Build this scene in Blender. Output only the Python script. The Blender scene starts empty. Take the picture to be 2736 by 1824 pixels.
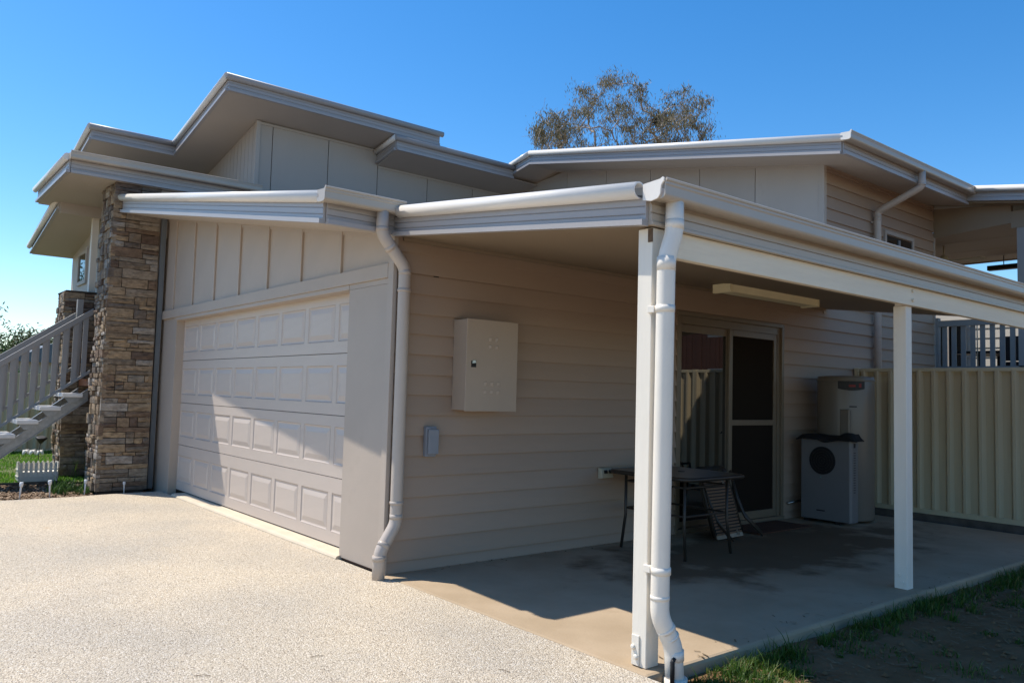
import bpy, bmesh, math, random
from mathutils import Vector, Matrix, noise
random.seed(11)
S = bpy.context.scene
R = math.radians
# ------------------------------------------------------------------ camera
cam_d = bpy.data.cameras.new('camera'); cam = bpy.data.objects.new('camera', cam_d)
S.collection.objects.link(cam); S.camera = cam
cam_d.sensor_width = 36; cam_d.lens = 27.932; cam_d.clip_end = 800; cam_d.clip_start = .05
right = Vector((0.77297177, -0.63385472, 0.02725518)); down = Vector((0.06283853, 0.03374059, -0.9974532)); fwd = Vector((0.63132081, 0.77271584, 0.06591102))
Mc = Matrix((right, -down, -fwd)).transposed().to_4x4(); Mc.translation = Vector((-3.0706, -5.1778, 1.35))
cam.matrix_world = Mc
# ------------------------------------------------------------------ light
SUN = Vector((-.33, .53, 1)).normalized()
W = bpy.data.worlds.new('World'); S.world = W; W.use_nodes = True
nt = W.node_tree; bg = nt.nodes['Background']
sky = nt.nodes.new('ShaderNodeTexSky'); sky.sky_type = 'NISHITA'; sky.sun_disc = False
sky.sun_elevation = math.asin(SUN.z); sky.sun_rotation = math.atan2(SUN.x, SUN.y)
sky.air_density = 1.0; sky.dust_density = .3; sky.ozone_density = 3.0; sky.altitude = 200
hs = nt.nodes.new('ShaderNodeHueSaturation'); hs.inputs['Saturation'].default_value = 1.35
nt.links.new(sky.outputs[0], hs.inputs['Color']); nt.links.new(hs.outputs[0], bg.inputs['Color'])
bg.inputs['Strength'].default_value = .145
sd = bpy.data.lights.new('sun', 'SUN'); sd.energy = 4.4; sd.angle = R(.53); sd.color = (1, .94, .84)
so = bpy.data.objects.new('sun', sd); S.collection.objects.link(so); so.rotation_euler = SUN.to_track_quat('Z', 'Y').to_euler()
S.view_settings.view_transform = 'Standard'; S.view_settings.look = 'None'; S.view_settings.gamma = 1
S.view_settings.exposure = 0.41
S.render.engine = 'CYCLES'

# ------------------------------------------------------------------ materials
def mat(name, col, rough=.6, var=.08, vs=3.0, bump=0.0, bs=60.0, metal=0.0, objvar=0.0, spec=.4, stretch=None, coord='Object', col2=None, dirt=None):
    m = bpy.data.materials.new(name); m.use_nodes = True; n = m.node_tree.nodes; l = m.node_tree.links
    b = n['Principled BSDF']; b.inputs['Roughness'].default_value = rough; b.inputs['Metallic'].default_value = metal
    b.inputs['Specular IOR Level'].default_value = spec
    tc = n.new('ShaderNodeTexCoord'); ge = n.new('ShaderNodeNewGeometry')
    mp = n.new('ShaderNodeMapping'); l.new(ge.outputs['Position'] if coord == 'World' else tc.outputs['Object'], mp.inputs[0])
    if stretch: mp.inputs['Scale'].default_value = stretch
    nz = n.new('ShaderNodeTexNoise'); nz.inputs['Scale'].default_value = vs; nz.inputs['Detail'].default_value = 6; nz.inputs['Roughness'].default_value = .6
    l.new(mp.outputs[0], nz.inputs['Vector'])
    cr = n.new('ShaderNodeValToRGB'); cr.color_ramp.elements[0].position = .3; cr.color_ramp.elements[1].position = .7
    c2 = col2 or tuple(c*(1+var) for c in col); c1 = tuple(c*(1-var) for c in col) if not col2 else col
    cr.color_ramp.elements[0].color = (*c1, 1); cr.color_ramp.elements[1].color = (*c2, 1)
    l.new(nz.outputs['Fac'], cr.inputs[0]); out = cr.outputs[0]
    if dirt:                                    # blotchy marks of their own shape: (colour, scale, threshold, strength)
        dn = n.new('ShaderNodeTexNoise'); dn.inputs['Scale'].default_value = dirt[1]; dn.inputs['Detail'].default_value = 8; dn.inputs['Roughness'].default_value = .7
        l.new(mp.outputs[0], dn.inputs['Vector'])
        mr = n.new('ShaderNodeMapRange'); mr.inputs[1].default_value = dirt[2]; mr.inputs[2].default_value = dirt[2]+.12; mr.inputs[4].default_value = dirt[3]
        l.new(dn.outputs['Fac'], mr.inputs[0]); mx = n.new('ShaderNodeMixRGB'); mx.inputs[2].default_value = (*dirt[0], 1)
        l.new(mr.outputs[0], mx.inputs[0]); l.new(out, mx.inputs[1]); out = mx.outputs[0]
    if objvar:
        oi = n.new('ShaderNodeObjectInfo'); h = n.new('ShaderNodeHueSaturation')
        mr = n.new('ShaderNodeMapRange'); mr.inputs[3].default_value = 1-objvar; mr.inputs[4].default_value = 1+objvar
        l.new(oi.outputs['Random'], mr.inputs[0]); l.new(mr.outputs[0], h.inputs['Value']); l.new(out, h.inputs['Color']); out = h.outputs[0]
    l.new(out, b.inputs['Base Color'])
    if bump:
        bn = n.new('ShaderNodeTexNoise'); bn.inputs['Scale'].default_value = bs; bn.inputs['Detail'].default_value = 4
        l.new(mp.outputs[0], bn.inputs['Vector']); bp = n.new('ShaderNodeBump'); bp.inputs['Strength'].default_value = bump; bp.inputs['Distance'].default_value = .01
        l.new(bn.outputs['Fac'], bp.inputs['Height']); l.new(bp.outputs[0], b.inputs['Normal'])
    return m
M = {}
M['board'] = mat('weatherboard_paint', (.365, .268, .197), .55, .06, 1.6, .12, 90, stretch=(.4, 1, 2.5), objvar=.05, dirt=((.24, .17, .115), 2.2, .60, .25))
M['fc'] = mat('cement_sheet_paint', (.44, .385, .33), .6, .035, 1.6, .1, 70, objvar=.035, stretch=(1, 1, .35), dirt=((.28, .24, .20), 3, .6, .25))
M['garage'] = mat('garage_front_paint', (.44, .365, .30), .55, .05, 1.4, .1, 80, objvar=.03, dirt=((.30, .23, .17), 3.5, .60, .22))
M['door'] = mat('garage_door_paint', (.54, .455, .39), .42, .025, 2.5, .15, 40, stretch=(1, 1, 6), objvar=.012, spec=.5)
M['fascia'] = mat('fascia_metal', (.38, .35, .335), .38, .03, 2, spec=.5)
M['gutter'] = mat('gutter_metal', (.44, .38, .31), .32, .03, 3, spec=.5, dirt=((.3, .25, .2), 5, .66, .3))
M['roll'] = mat('roof_capping_metal', (.78, .73, .66), .3, .02, 3, spec=.5)
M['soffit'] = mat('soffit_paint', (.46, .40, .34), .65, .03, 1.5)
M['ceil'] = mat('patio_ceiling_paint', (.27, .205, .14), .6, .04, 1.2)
M['capd'] = mat('shade_painted_capping_metal', (.34, .32, .31), .45, .03, 3, spec=.4)  # darker copy of the capping metal, with shade painted into its colour
M['roofm'] = mat('roof_sheet_metal', (.2, .19, .18), .4, .05, 3)
M['post'] = mat('post_paint', (.78, .715, .61), .5, .03, 4, .15, 30, stretch=(4, 4, .4), dirt=((.45, .35, .28), 9, .72, .6))
M['beam'] = mat('beam_paint', (.84, .74, .57), .55, .05, 5, .3, 40, stretch=(.3, 4, 4), dirt=((.5, .42, .32), 7, .66, .35))
M['pipe'] = mat('pipe_paint', (.47, .40, .34), .38, .03, 5, spec=.5, dirt=((.85, .84, .82), 16, .70, .6))
M['pipew'] = mat('pipe_white_paint', (.77, .705, .61), .35, .03, 5, spec=.5, dirt=((.6, .55, .48), 8, .68, .3))
M['metal_box'] = mat('meter_box_paint', (.41, .325, .25), .45, .03, 3, .05, 60)
M['grey_plastic'] = mat('grey_plastic', (.23, .245, .275), .45, .04, 10)
M['cream_plastic'] = mat('cream_plastic', (.46, .42, .31), .45, .04, 10)
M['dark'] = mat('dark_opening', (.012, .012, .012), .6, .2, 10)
M['black'] = mat('black_plastic', (.012, .012, .014), .5, .3, 20)
M['chrome'] = mat('latch_metal', (.4, .4, .38), .3, .1, 10, metal=1)
M['lightcase'] = mat('light_diffuser', (.9, .8, .52), .5, .04, 6)
M['fence'] = mat('fence_steel', (.56, .455, .29), .45, .05, 2, stretch=(1, 1, .3), dirt=((.32, .26, .18), 6, .66, .4))
M['fencerail'] = mat('fence_rail_steel', (.60, .51, .33), .42, .05, 4)
M['galv'] = mat('galvanised_steel', (.27, .275, .275), .42, .22, 14, .05, 60, metal=.55, dirt=((.2, .22, .24), 9, .62, .5))
M['conc_tread'] = mat('concrete_tread', (.78, .74, .68), .8, .08, 8, .2, 80)
M['rail'] = mat('railing_paint', (.30, .28, .26), .5, .04, 4, .08, 50)
M['railg'] = mat('deck_rail_paint', (.25, .245, .235), .5, .06, 4, .08, 50)
M['timber'] = mat('red_timber', (.30, .11, .05), .6, .2, 8, stretch=(.5, 6, 6))
M['mortar'] = mat('dark_joint', (.05, .043, .036), .95, .3, 20, .5, 40)
M['tan_frame'] = mat('door_frame_metal', (.19, .148, .10), .4, .04, 4)
M['screen'] = mat('insect_screen', (.022, .017, .013), 1, .1, 300, spec=.05)
M['tank'] = mat('tank_steel', (.185, .16, .13), .33, .03, 2, spec=.5)
M['unit'] = mat('heat_pump_case', (.175, .168, .165), .45, .03, 3)
M['cloth'] = mat('black_cloth', (.012, .012, .013), .9, .4, 6, .6, 25)
M['red'] = mat('red_badge', (.22, .015, .012), .5, .1, 10)
M['teal'] = mat('green_indicator', (.05, .4, .35), .4, .1, 10)
M['table'] = mat('table_top_brown', (.12, .08, .05), .3, .25, 7, spec=.5)
M['tube'] = mat('chair_frame_metal', (.035, .027, .02), .4, .2, 10)
M['sling'] = mat('chair_sling', (.20, .125, .08), .8, .12, 60)
M['slingw'] = mat('chair_end_trim', (.34, .28, .21), .6, .1, 30)
M['mat'] = mat('door_mat', (.09, .04, .022), .95, .3, 30, .8, 60)
M['planter'] = mat('white_planter_plastic', (.72, .69, .62), .5, .08, 12, dirt=((.4, .33, .22), 14, .6, .5))
M['solar'] = mat('solar_light_plastic', (.75, .76, .77), .35, .03, 12)
M['brownwall'] = mat('neighbour_brown_boards', (.10, .042, .026), .7, .3, 3, .3, 20, stretch=(3, 3, .3))
M['pale_board'] = mat('pale_weatherboard', (.56, .52, .46), .6, .04, 2, objvar=.03)
M['bluegrey'] = mat('blue_grey_roof', (.13, .145, .16), .5, .08, 3)
M['twig'] = mat('dry_twig', (.12, .075, .045), .9, .3, 20)
M['straw'] = mat('dry_straw', (.17, .115, .06), .9, .3, 20)
M['nest'] = mat('nest_sticks', (.035, .025, .02), .9, .3, 20)
M['earth_edge'] = mat('timber_edging', (.12, .095, .075), .9, .3, 8, .4, 30)
M['ornament'] = mat('rusty_black_metal', (.012, .010, .010), .6, .4, 20)
M['bark'] = mat('pale_bark', (.52, .46, .40), .85, .3, 2.5, .4, 12, stretch=(1, 1, .4), col2=(.26, .21, .17))
M['neck'] = mat('dark_bark', (.09, .07, .05), .9, .3, 4)

def glass_mat():
    m = bpy.data.materials.new('dark_window_glass'); m.use_nodes = True; b = m.node_tree.nodes['Principled BSDF']
    b.inputs['Base Color'].default_value = (.006, .007, .008, 1); b.inputs['Roughness'].default_value = .015; b.inputs['IOR'].default_value = 2.1; b.inputs['Specular IOR Level'].default_value = .6
    return m
M['glass'] = glass_mat()

def stone_mat():
    m = bpy.data.materials.new('ledge_stone'); m.use_nodes = True; n = m.node_tree.nodes; l = m.node_tree.links; b = n['Principled BSDF']
    b.inputs['Roughness'].default_value = .85; b.inputs['Specular IOR Level'].default_value = .25
    oi = n.new('ShaderNodeObjectInfo'); cr = n.new('ShaderNodeValToRGB'); cr.color_ramp.interpolation = 'CONSTANT'
    cols = [(.25, .19, .13), (.18, .145, .11), (.28, .215, .145), (.12, .085, .065), (.22, .195, .165), (.21, .155, .105), (.25, .215, .17), (.145, .12, .10), (.30, .225, .145), (.17, .12, .085), (.24, .20, .155), (.29, .265, .235), (.22, .165, .11)]
    e = cr.color_ramp.elements
    while len(e) < len(cols): e.new(.5)
    for i, c in enumerate(cols): e[i].position = i/len(cols); e[i].color = (*c, 1)
    l.new(oi.outputs['Random'], cr.inputs[0])
    ge = n.new('ShaderNodeNewGeometry'); nz = n.new('ShaderNodeTexNoise'); nz.inputs['Scale'].default_value = 13; nz.inputs['Detail'].default_value = 7; nz.inputs['Roughness'].default_value = .65
    mp = n.new('ShaderNodeMapping'); mp.inputs['Scale'].default_value = (1, 1, 2.2); l.new(ge.outputs['Position'], mp.inputs[0]); l.new(mp.outputs[0], nz.inputs['Vector'])
    r2 = n.new('ShaderNodeValToRGB'); r2.color_ramp.elements[0].position = .3; r2.color_ramp.elements[0].color = (.58, .53, .5, 1); r2.color_ramp.elements[1].position = .72; r2.color_ramp.elements[1].color = (1.65, 1.58, 1.5, 1)
    l.new(nz.outputs['Fac'], r2.inputs[0]); mx = n.new('ShaderNodeMixRGB'); mx.blend_type = 'MULTIPLY'; mx.inputs[0].default_value = 1
    l.new(cr.outputs[0], mx.inputs[1]); l.new(r2.outputs[0], mx.inputs[2]); l.new(mx.outputs[0], b.inputs['Base Color'])
    n3 = n.new('ShaderNodeTexNoise'); n3.inputs['Scale'].default_value = 38; n3.inputs['Detail'].default_value = 6; l.new(mp.outputs[0], n3.inputs['Vector'])
    bp = n.new('ShaderNodeBump'); bp.inputs['Strength'].default_value = .8; bp.inputs['Distance'].default_value = .012; l.new(n3.outputs['Fac'], bp.inputs['Height']); l.new(bp.outputs[0], b.inputs['Normal'])
    return m
M['stone'] = stone_mat()

def pebble_mat():                               # exposed-aggregate concrete
    m = bpy.data.materials.new('exposed_aggregate'); m.use_nodes = True; n = m.node_tree.nodes; l = m.node_tree.links; b = n['Principled BSDF']
    b.inputs['Roughness'].default_value = .75; b.inputs['Specular IOR Level'].default_value = .3
    ge = n.new('ShaderNodeNewGeometry'); P = ge.outputs['Position']
    dn = n.new('ShaderNodeTexNoise'); dn.inputs['Scale'].default_value = 40; l.new(P, dn.inputs['Vector'])
    vm = n.new('ShaderNodeVectorMath'); vm.operation = 'MULTIPLY_ADD'; vm.inputs[1].default_value = (.012,)*3; l.new(dn.outputs['Color'], vm.inputs[0]); l.new(P, vm.inputs[2])
    v = n.new('ShaderNodeTexVoronoi'); v.inputs['Scale'].default_value = 115; l.new(vm.outputs[0], v.inputs['Vector'])
    v2 = n.new('ShaderNodeTexVoronoi'); v2.inputs['Scale'].default_value = 170; l.new(vm.outputs[0], v2.inputs['Vector'])
    sep = n.new('ShaderNodeSeparateColor'); l.new(v.outputs['Color'], sep.inputs[0])
    cr = n.new('ShaderNodeValToRGB'); e = cr.color_ramp.elements
    cols = [(0, (.28, .22, .165)), (.05, (.46, .385, .295)), (.2, (.62, .535, .415)), (.42, (.67, .58, .445)), (.6, (.59, .495, .375)), (.78, (.70, .61, .485)), (.93, (.80, .72, .605))]
    while len(e) < len(cols): e.new(.5)
    for i, (p, c) in enumerate(cols): e[i].position = p; e[i].color = (*c, 1)
    l.new(sep.outputs[0], cr.inputs[0])
    # mortar between stones
    mr = n.new('ShaderNodeMapRange'); mr.inputs[1].default_value = .45; mr.inputs[2].default_value = .75; l.new(v.outputs['Distance'], mr.inputs[0])
    mx = n.new('ShaderNodeMixRGB'); mx.inputs[2].default_value = (.36, .295, .22, 1); mul = n.new('ShaderNodeMath'); mul.operation = 'MULTIPLY'; mul.inputs[1].default_value = .6; l.new(mr.outputs[0], mul.inputs[0]); l.new(mul.outputs[0], mx.inputs[0]); l.new(cr.outputs[0], mx.inputs[1])
    # large patches: grey washed zones and warm zones
    big = n.new('ShaderNodeTexNoise'); big.inputs['Scale'].default_value = .75; big.inputs['Detail'].default_value = 5; l.new(P, big.inputs['Vector'])
    r3 = n.new('ShaderNodeValToRGB'); r3.color_ramp.elements[0].position = .35; r3.color_ramp.elements[0].color = (.84, .85, .87, 1); r3.color_ramp.elements[1].position = .62; r3.color_ramp.elements[1].color = (1.05, 1.02, .97, 1); l.new(big.outputs['Fac'], r3.inputs[0])
    m2 = n.new('ShaderNodeMixRGB'); m2.blend_type = 'MULTIPLY'; m2.inputs[0].default_value = 1; l.new(mx.outputs[0], m2.inputs[1]); l.new(r3.outputs[0], m2.inputs[2])
    # sparse dark grains
    vd = n.new('ShaderNodeTexVoronoi'); vd.inputs['Scale'].default_value = 70; l.new(vm.outputs[0], vd.inputs['Vector']); sd_ = n.new('ShaderNodeSeparateColor'); l.new(vd.outputs['Color'], sd_.inputs[0])
    gt = n.new('ShaderNodeMath'); gt.operation = 'GREATER_THAN'; gt.inputs[1].default_value = .93; l.new(sd_.outputs[1], gt.inputs[0])
    lt = n.new('ShaderNodeMath'); lt.operation = 'LESS_THAN'; lt.inputs[1].default_value = .28; l.new(vd.outputs['Distance'], lt.inputs[0])
    an = n.new('ShaderNodeMath'); an.operation = 'MULTIPLY'; l.new(gt.outputs[0], an.inputs[0]); l.new(lt.outputs[0], an.inputs[1])
    m3 = n.new('ShaderNodeMixRGB'); m3.inputs[2].default_value = (.2, .18, .16, 1); l.new(an.outputs[0], m3.inputs[0]); l.new(m2.outputs[0], m3.inputs[1])
    # orange rust stains
    st = n.new('ShaderNodeTexNoise'); st.inputs['Scale'].default_value = 2.6; st.inputs['Detail'].default_value = 7; l.new(P, st.inputs['Vector'])
    mr2 = n.new('ShaderNodeMapRange'); mr2.inputs[1].default_value = .70; mr2.inputs[2].default_value = .78; mr2.inputs[4].default_value = .6; l.new(st.outputs['Fac'], mr2.inputs[0])
    m4 = n.new('ShaderNodeMixRGB'); m4.inputs[2].default_value = (.55, .33, .13, 1); l.new(mr2.outputs[0], m4.inputs[0]); l.new(m3.outputs[0], m4.inputs[1])
    l.new(m4.outputs[0], b.inputs['Base Color'])
    inv = n.new('ShaderNodeMath'); inv.operation = 'SUBTRACT'; inv.inputs[0].default_value = 1; l.new(v.outputs['Distance'], inv.inputs[1])
    ad = n.new('ShaderNodeMath'); ad.operation = 'MULTIPLY_ADD'; ad.inputs[1].default_value = -.4; l.new(v2.outputs['Distance'], ad.inputs[0]); l.new(inv.outputs[0], ad.inputs[2])
    bp = n.new('ShaderNodeBump'); bp.inputs['Strength'].default_value = 1; bp.inputs['Distance'].default_value = .007; l.new(ad.outputs[0], bp.inputs['Height']); l.new(bp.outputs[0], b.inputs['Normal'])
    return m
M['drive'] = pebble_mat()
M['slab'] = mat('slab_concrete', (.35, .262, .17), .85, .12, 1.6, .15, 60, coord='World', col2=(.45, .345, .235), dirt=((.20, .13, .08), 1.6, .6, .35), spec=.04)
def slab_stain_shade():  # dirt stain; its ellipse also paints the patio roof's shade into the slab colour
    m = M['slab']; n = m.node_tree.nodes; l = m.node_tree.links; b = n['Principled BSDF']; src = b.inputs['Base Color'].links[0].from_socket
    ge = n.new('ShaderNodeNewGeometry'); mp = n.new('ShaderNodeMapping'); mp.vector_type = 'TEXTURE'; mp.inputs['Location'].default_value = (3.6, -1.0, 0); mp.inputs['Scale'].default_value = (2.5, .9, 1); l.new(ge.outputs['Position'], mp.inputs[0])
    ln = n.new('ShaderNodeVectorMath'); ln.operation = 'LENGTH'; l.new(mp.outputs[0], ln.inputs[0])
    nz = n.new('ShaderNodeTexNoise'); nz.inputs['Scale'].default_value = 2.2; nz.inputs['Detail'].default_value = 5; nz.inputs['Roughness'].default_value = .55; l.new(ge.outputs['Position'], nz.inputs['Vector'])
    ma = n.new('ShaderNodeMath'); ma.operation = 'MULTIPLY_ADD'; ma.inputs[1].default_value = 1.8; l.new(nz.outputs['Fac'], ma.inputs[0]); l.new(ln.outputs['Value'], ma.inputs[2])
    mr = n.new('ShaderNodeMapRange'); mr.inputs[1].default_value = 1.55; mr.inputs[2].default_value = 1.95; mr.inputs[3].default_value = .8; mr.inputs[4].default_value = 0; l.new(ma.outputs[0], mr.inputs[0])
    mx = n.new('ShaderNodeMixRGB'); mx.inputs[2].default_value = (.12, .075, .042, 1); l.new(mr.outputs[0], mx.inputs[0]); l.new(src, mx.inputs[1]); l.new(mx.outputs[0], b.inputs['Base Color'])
slab_stain_shade()
M['strip'] = mat('threshold_concrete', (.58, .49, .37), .8, .08, 4, .15, 60, coord='World')
M['dirt'] = mat('bare_dirt', (.15, .085, .042), .95, .2, 3, .9, 28, coord='World', col2=(.21, .13, .07), spec=.05, dirt=((.06, .05, .025), 6, .56, .6))
M['soil'] = mat('mulch_soil', (.07, .045, .03), .95, .3, 12, 1, 40, coord='World')
M['lawn'] = mat('lawn_soil', (.12, .13, .05), .95, .3, 5, .8, 30, coord='World')
M['grass'] = None
def leaf_mat(name, c1, c2, c3=None, trans=.35, rough=.5):
    m = bpy.data.materials.new(name); m.use_nodes = True; n = m.node_tree.nodes; l = m.node_tree.links
    b = n['Principled BSDF']; b.inputs['Roughness'].default_value = rough; b.inputs['Specular IOR Level'].default_value = .35
    ge = n.new('ShaderNodeNewGeometry'); cr = n.new('ShaderNodeValToRGB'); cr.color_ramp.elements[0].color = (*c1, 1); cr.color_ramp.elements[1].color = (*c2, 1)
    if c3: e = cr.color_ramp.elements.new(.85); e.color = (*c2, 1); cr.color_ramp.elements[2].color = (*c3, 1)
    l.new(ge.outputs['Random Per Island'], cr.inputs[0]); l.new(cr.outputs[0], b.inputs['Base Color'])
    t = n.new('ShaderNodeBsdfTranslucent'); l.new(cr.outputs[0], t.inputs['Color']); mx = n.new('ShaderNodeMixShader'); mx.inputs[0].default_value = trans
    l.new(b.outputs[0], mx.inputs[1]); l.new(t.outputs[0], mx.inputs[2]); l.new(mx.outputs[0], n['Material Output'].inputs['Surface'])
    return m
M['grass'] = leaf_mat('grass_blades', (.035, .085, .010), (.09, .17, .022), (.30, .26, .11), .45)
M['lawnblades'] = leaf_mat('lawn_blades', (.07, .19, .015), (.15, .33, .03), (.26, .27, .09), .5)
M['euc'] = leaf_mat('eucalyptus_leaves', (.13, .135, .07), (.25, .205, .105), (.36, .23, .125), .3)
M['leafg'] = leaf_mat('green_leaves', (.035, .085, .02), (.08, .15, .035), None, .35)
M['leafo'] = leaf_mat('olive_leaves', (.05, .065, .02), (.11, .12, .045), None, .3)
M['chips'] = leaf_mat('mulch_chips', (.14, .085, .05), (.36, .25, .16), (.45, .36, .26), 0, .9)

# ------------------------------------------------------------------ builders
WL = {}
def tag(o, label=None, cat=None, group=None, kind=None):
    if label: o['label'] = label
    if cat: o['category'] = cat
    if group: o['group'] = group
    if kind: o['kind'] = kind
    return o
def thing(name, label, cat, loc=(0, 0, 0), group=None):
    o = bpy.data.objects.new(name, None); S.collection.objects.link(o); o.location = loc; o.empty_display_size = .2
    WL[o.name] = Vector(loc); return tag(o, label, cat, group)
class MB:
    def __init__(s): s.v = []; s.f = []; s.sm = []
    def add(s, vs, fs, sm=False):
        k = len(s.v); s.v += [tuple(v) for v in vs]; s.f += [tuple(i+k for i in f) for f in fs]; s.sm += [sm]*len(fs); return s
    def box(s, x0, x1, y0, y1, z0, z1):
        v = [(x, y, z) for x in (x0, x1) for y in (y0, y1) for z in (z0, z1)]
        return s.add(v, [(0, 1, 3, 2), (4, 6, 7, 5), (0, 4, 5, 1), (2, 3, 7, 6), (0, 2, 6, 4), (1, 5, 7, 3)])
    def hexa(s, v):  # 8 points: bottom 0-3 ccw, top 4-7 ccw
        return s.add(v, [(3, 2, 1, 0), (4, 5, 6, 7), (0, 1, 5, 4), (1, 2, 6, 5), (2, 3, 7, 6), (3, 0, 4, 7)])
    def prism(s, A, B, sm=False):
        n = len(A); s.add(list(A)+list(B), [(i, (i+1) % n, n+(i+1) % n, n+i) for i in range(n)], sm)
        k = len(s.v)-2*n; s.f += [tuple(k+i for i in reversed(range(n))), tuple(k+n+i for i in range(n))]; s.sm += [False, False]; return s
    def sweep(s, prof, P0, P1, out, sm=False):
        P0 = Vector(P0); P1 = Vector(P1); o = Vector(out)
        return s.prism([P0+o*a+Vector((0, 0, b)) for a, b in prof], [P1+o*a+Vector((0, 0, b)) for a, b in prof], sm)
    def tube(s, pts, r, seg=10, cap=True, taper=None):
        pts = [Vector(p) for p in pts]; rings = []; up = None; vs = []
        for i, p in enumerate(pts):
            d = (pts[min(i+1, len(pts)-1)]-pts[max(i-1, 0)]).normalized()
            if up is None: up = Vector((0, 0, 1)) if abs(d.z) < .9 else Vector((1, 0, 0))
            a = d.cross(up)
            if a.length < 1e-4: a = d.orthogonal()
            a.normalize(); b = d.cross(a).normalized(); up = -b if False else a.cross(d)
            rr = taper[i] if taper else r
            vs += [p+(a*math.cos(t)+b*math.sin(t))*rr for t in [2*math.pi*j/seg for j in range(seg)]]
        fs = []
        for i in range(len(pts)-1):
            for j in range(seg):
                fs.append((i*seg+j, i*seg+(j+1) % seg, (i+1)*seg+(j+1) % seg, (i+1)*seg+j))
        s.add(vs, fs, True)
        if cap:
            k = len(s.v)-len(vs); s.f += [tuple(k+j for j in reversed(range(seg))), tuple(k+len(vs)-seg+j for j in range(seg))]; s.sm += [False, False]
        return s
    def mesh(s, name, m, centre=True, normals=True):
        c = Vector((0, 0, 0))
        if centre and s.v:
            lo = [min(v[i] for v in s.v) for i in range(3)]; hi = [max(v[i] for v in s.v) for i in range(3)]
            c = Vector([(a+b)/2 for a, b in zip(lo, hi)])
        me = bpy.data.meshes.new(name); me.from_pydata([(v[0]-c.x, v[1]-c.y, v[2]-c.z) for v in s.v], [], s.f)
        me.materials.append(m)
        if any(s.sm): me.polygons.foreach_set('use_smooth', s.sm)
        if normals and len(s.f) < 20000:
            b = bmesh.new(); b.from_mesh(me); bmesh.ops.recalc_face_normals(b, faces=b.faces); b.to_mesh(me); b.free()
        me.update(); return me, c
    def build(s, name, m, parent=None, bevel=0, normals=True):
        me, c = s.mesh(name, M[m] if isinstance(m, str) else m, normals=normals)
        return place(name, me, c, parent, bevel)
def place(name, me, loc, parent=None, bevel=0):
    o = bpy.data.objects.new(name, me); S.collection.objects.link(o); o.location = loc
    if parent is not None:
        o.parent = parent; o.location = Vector(loc)-WL[parent.name]
    WL[o.name] = Vector(loc)
    if bevel:
        b = o.modifiers.new('edge', 'BEVEL'); b.width = bevel; b.segments = 2; b.limit_method = 'ANGLE'; b.harden_normals = False
    return o
def box(name, m, parent, x0, x1, y0, y1, z0, z1, bevel=0): return MB().box(x0, x1, y0, y1, z0, z1).build(name, m, parent, bevel)
def copy_tree(o, parent=None):
    c = o.copy(); S.collection.objects.link(c)
    if parent is not None: c.parent = parent
    WL[c.name] = WL.get(o.name, Vector())
    for ch in list(o.children): copy_tree(ch, c)
    return c

# profiles (out, z)
def arc(cx, cz, r, a0, a1, n): return [(cx+r*math.cos(R(a0+(a1-a0)*i/n)), cz+r*math.sin(R(a0+(a1-a0)*i/n))) for i in range(n+1)]
ROLL = arc(.042, -.045, .045, 150, -90, 12)+[(.034, -.09), (.034, -.082)]+arc(.042, -.045, .037, -100, 140, 10)
ROLLS = arc(.042, -.045, .045, 170, -100, 12)
FASC = [(0, -.07), (.02, -.07), (.02, -.118), (.013, -.121), (.013, -.124), (.02, -.127), (.02, -.165), (.013, -.168), (.013, -.171), (.02, -.174), (.02, -.198), (.048, -.202), (.048, -.236), (0, -.236)]
def fascz(dz): return [(o, z+dz) for o, z in FASC]
GUT = [(0, -.012), (0, -.086), (.07, -.096)]+arc(.094, -.074, .022, -80, -5, 4)+[(.1165, -.034), (.121, -.026), (.121, -.014), (.127, -.010), (.129, 0), (.123, .005), (.115, -.004), (.113, -.028)]+[(.108, -.07), (.09, -.086), (.012, -.078), (.01, -.012)]
GUTCAP = [(0, -.006), (0, -.089), (.07, -.099)]+arc(.094, -.074, .025, -80, -5, 4)+[(.1195, -.034), (.124, -.026), (.125, -.014), (.130, -.010), (.132, 0), (.124, .008), (.105, -.012)]

# ================================================================== GROUND
def sheet(name, m, x0, x1, y0, y1, z, kind='structure', nx=1, ny=1, f=None):
    mb = MB(); vs = []; 
    for i in range(nx+1):
        for j in range(ny+1):
            x = x0+(x1-x0)*i/nx; y = y0+(y1-y0)*j/ny; vs.append((x, y, z+(f(x, y) if f else 0)))
    mb.add(vs, [(i*(ny+1)+j, (i+1)*(ny+1)+j, (i+1)*(ny+1)+j+1, i*(ny+1)+j+1) for i in range(nx) for j in range(ny)], nx > 1)
    return tag(mb.build(name, m, normals=False), kind=kind)
def N(x, y, z=0, s=1): return noise.noise(Vector((x*s, y*s, z)))
sheet('ground', 'dirt', -400, 400, -400, 400, -.16)
sheet('dirt_yard', 'dirt', -.4, 6.95, -6.4, -2.42, -.062, nx=90, ny=60, f=lambda x, y: .018*N(x, y, 0, 3)+.012*N(x, y, 5, 9)-.02*max(0, -y-3))
sheet('lawn', 'lawn', -14, 9, 7.25, 22, -.03, nx=30, ny=30, f=lambda x, y: .02*N(x, y, 0, 1.3))
sheet('garden_bed', 'soil', -8, 0, 5.45, 7.28, -.05, nx=80, ny=24, f=lambda x, y: .02*N(x, y, 3, 6))
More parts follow.
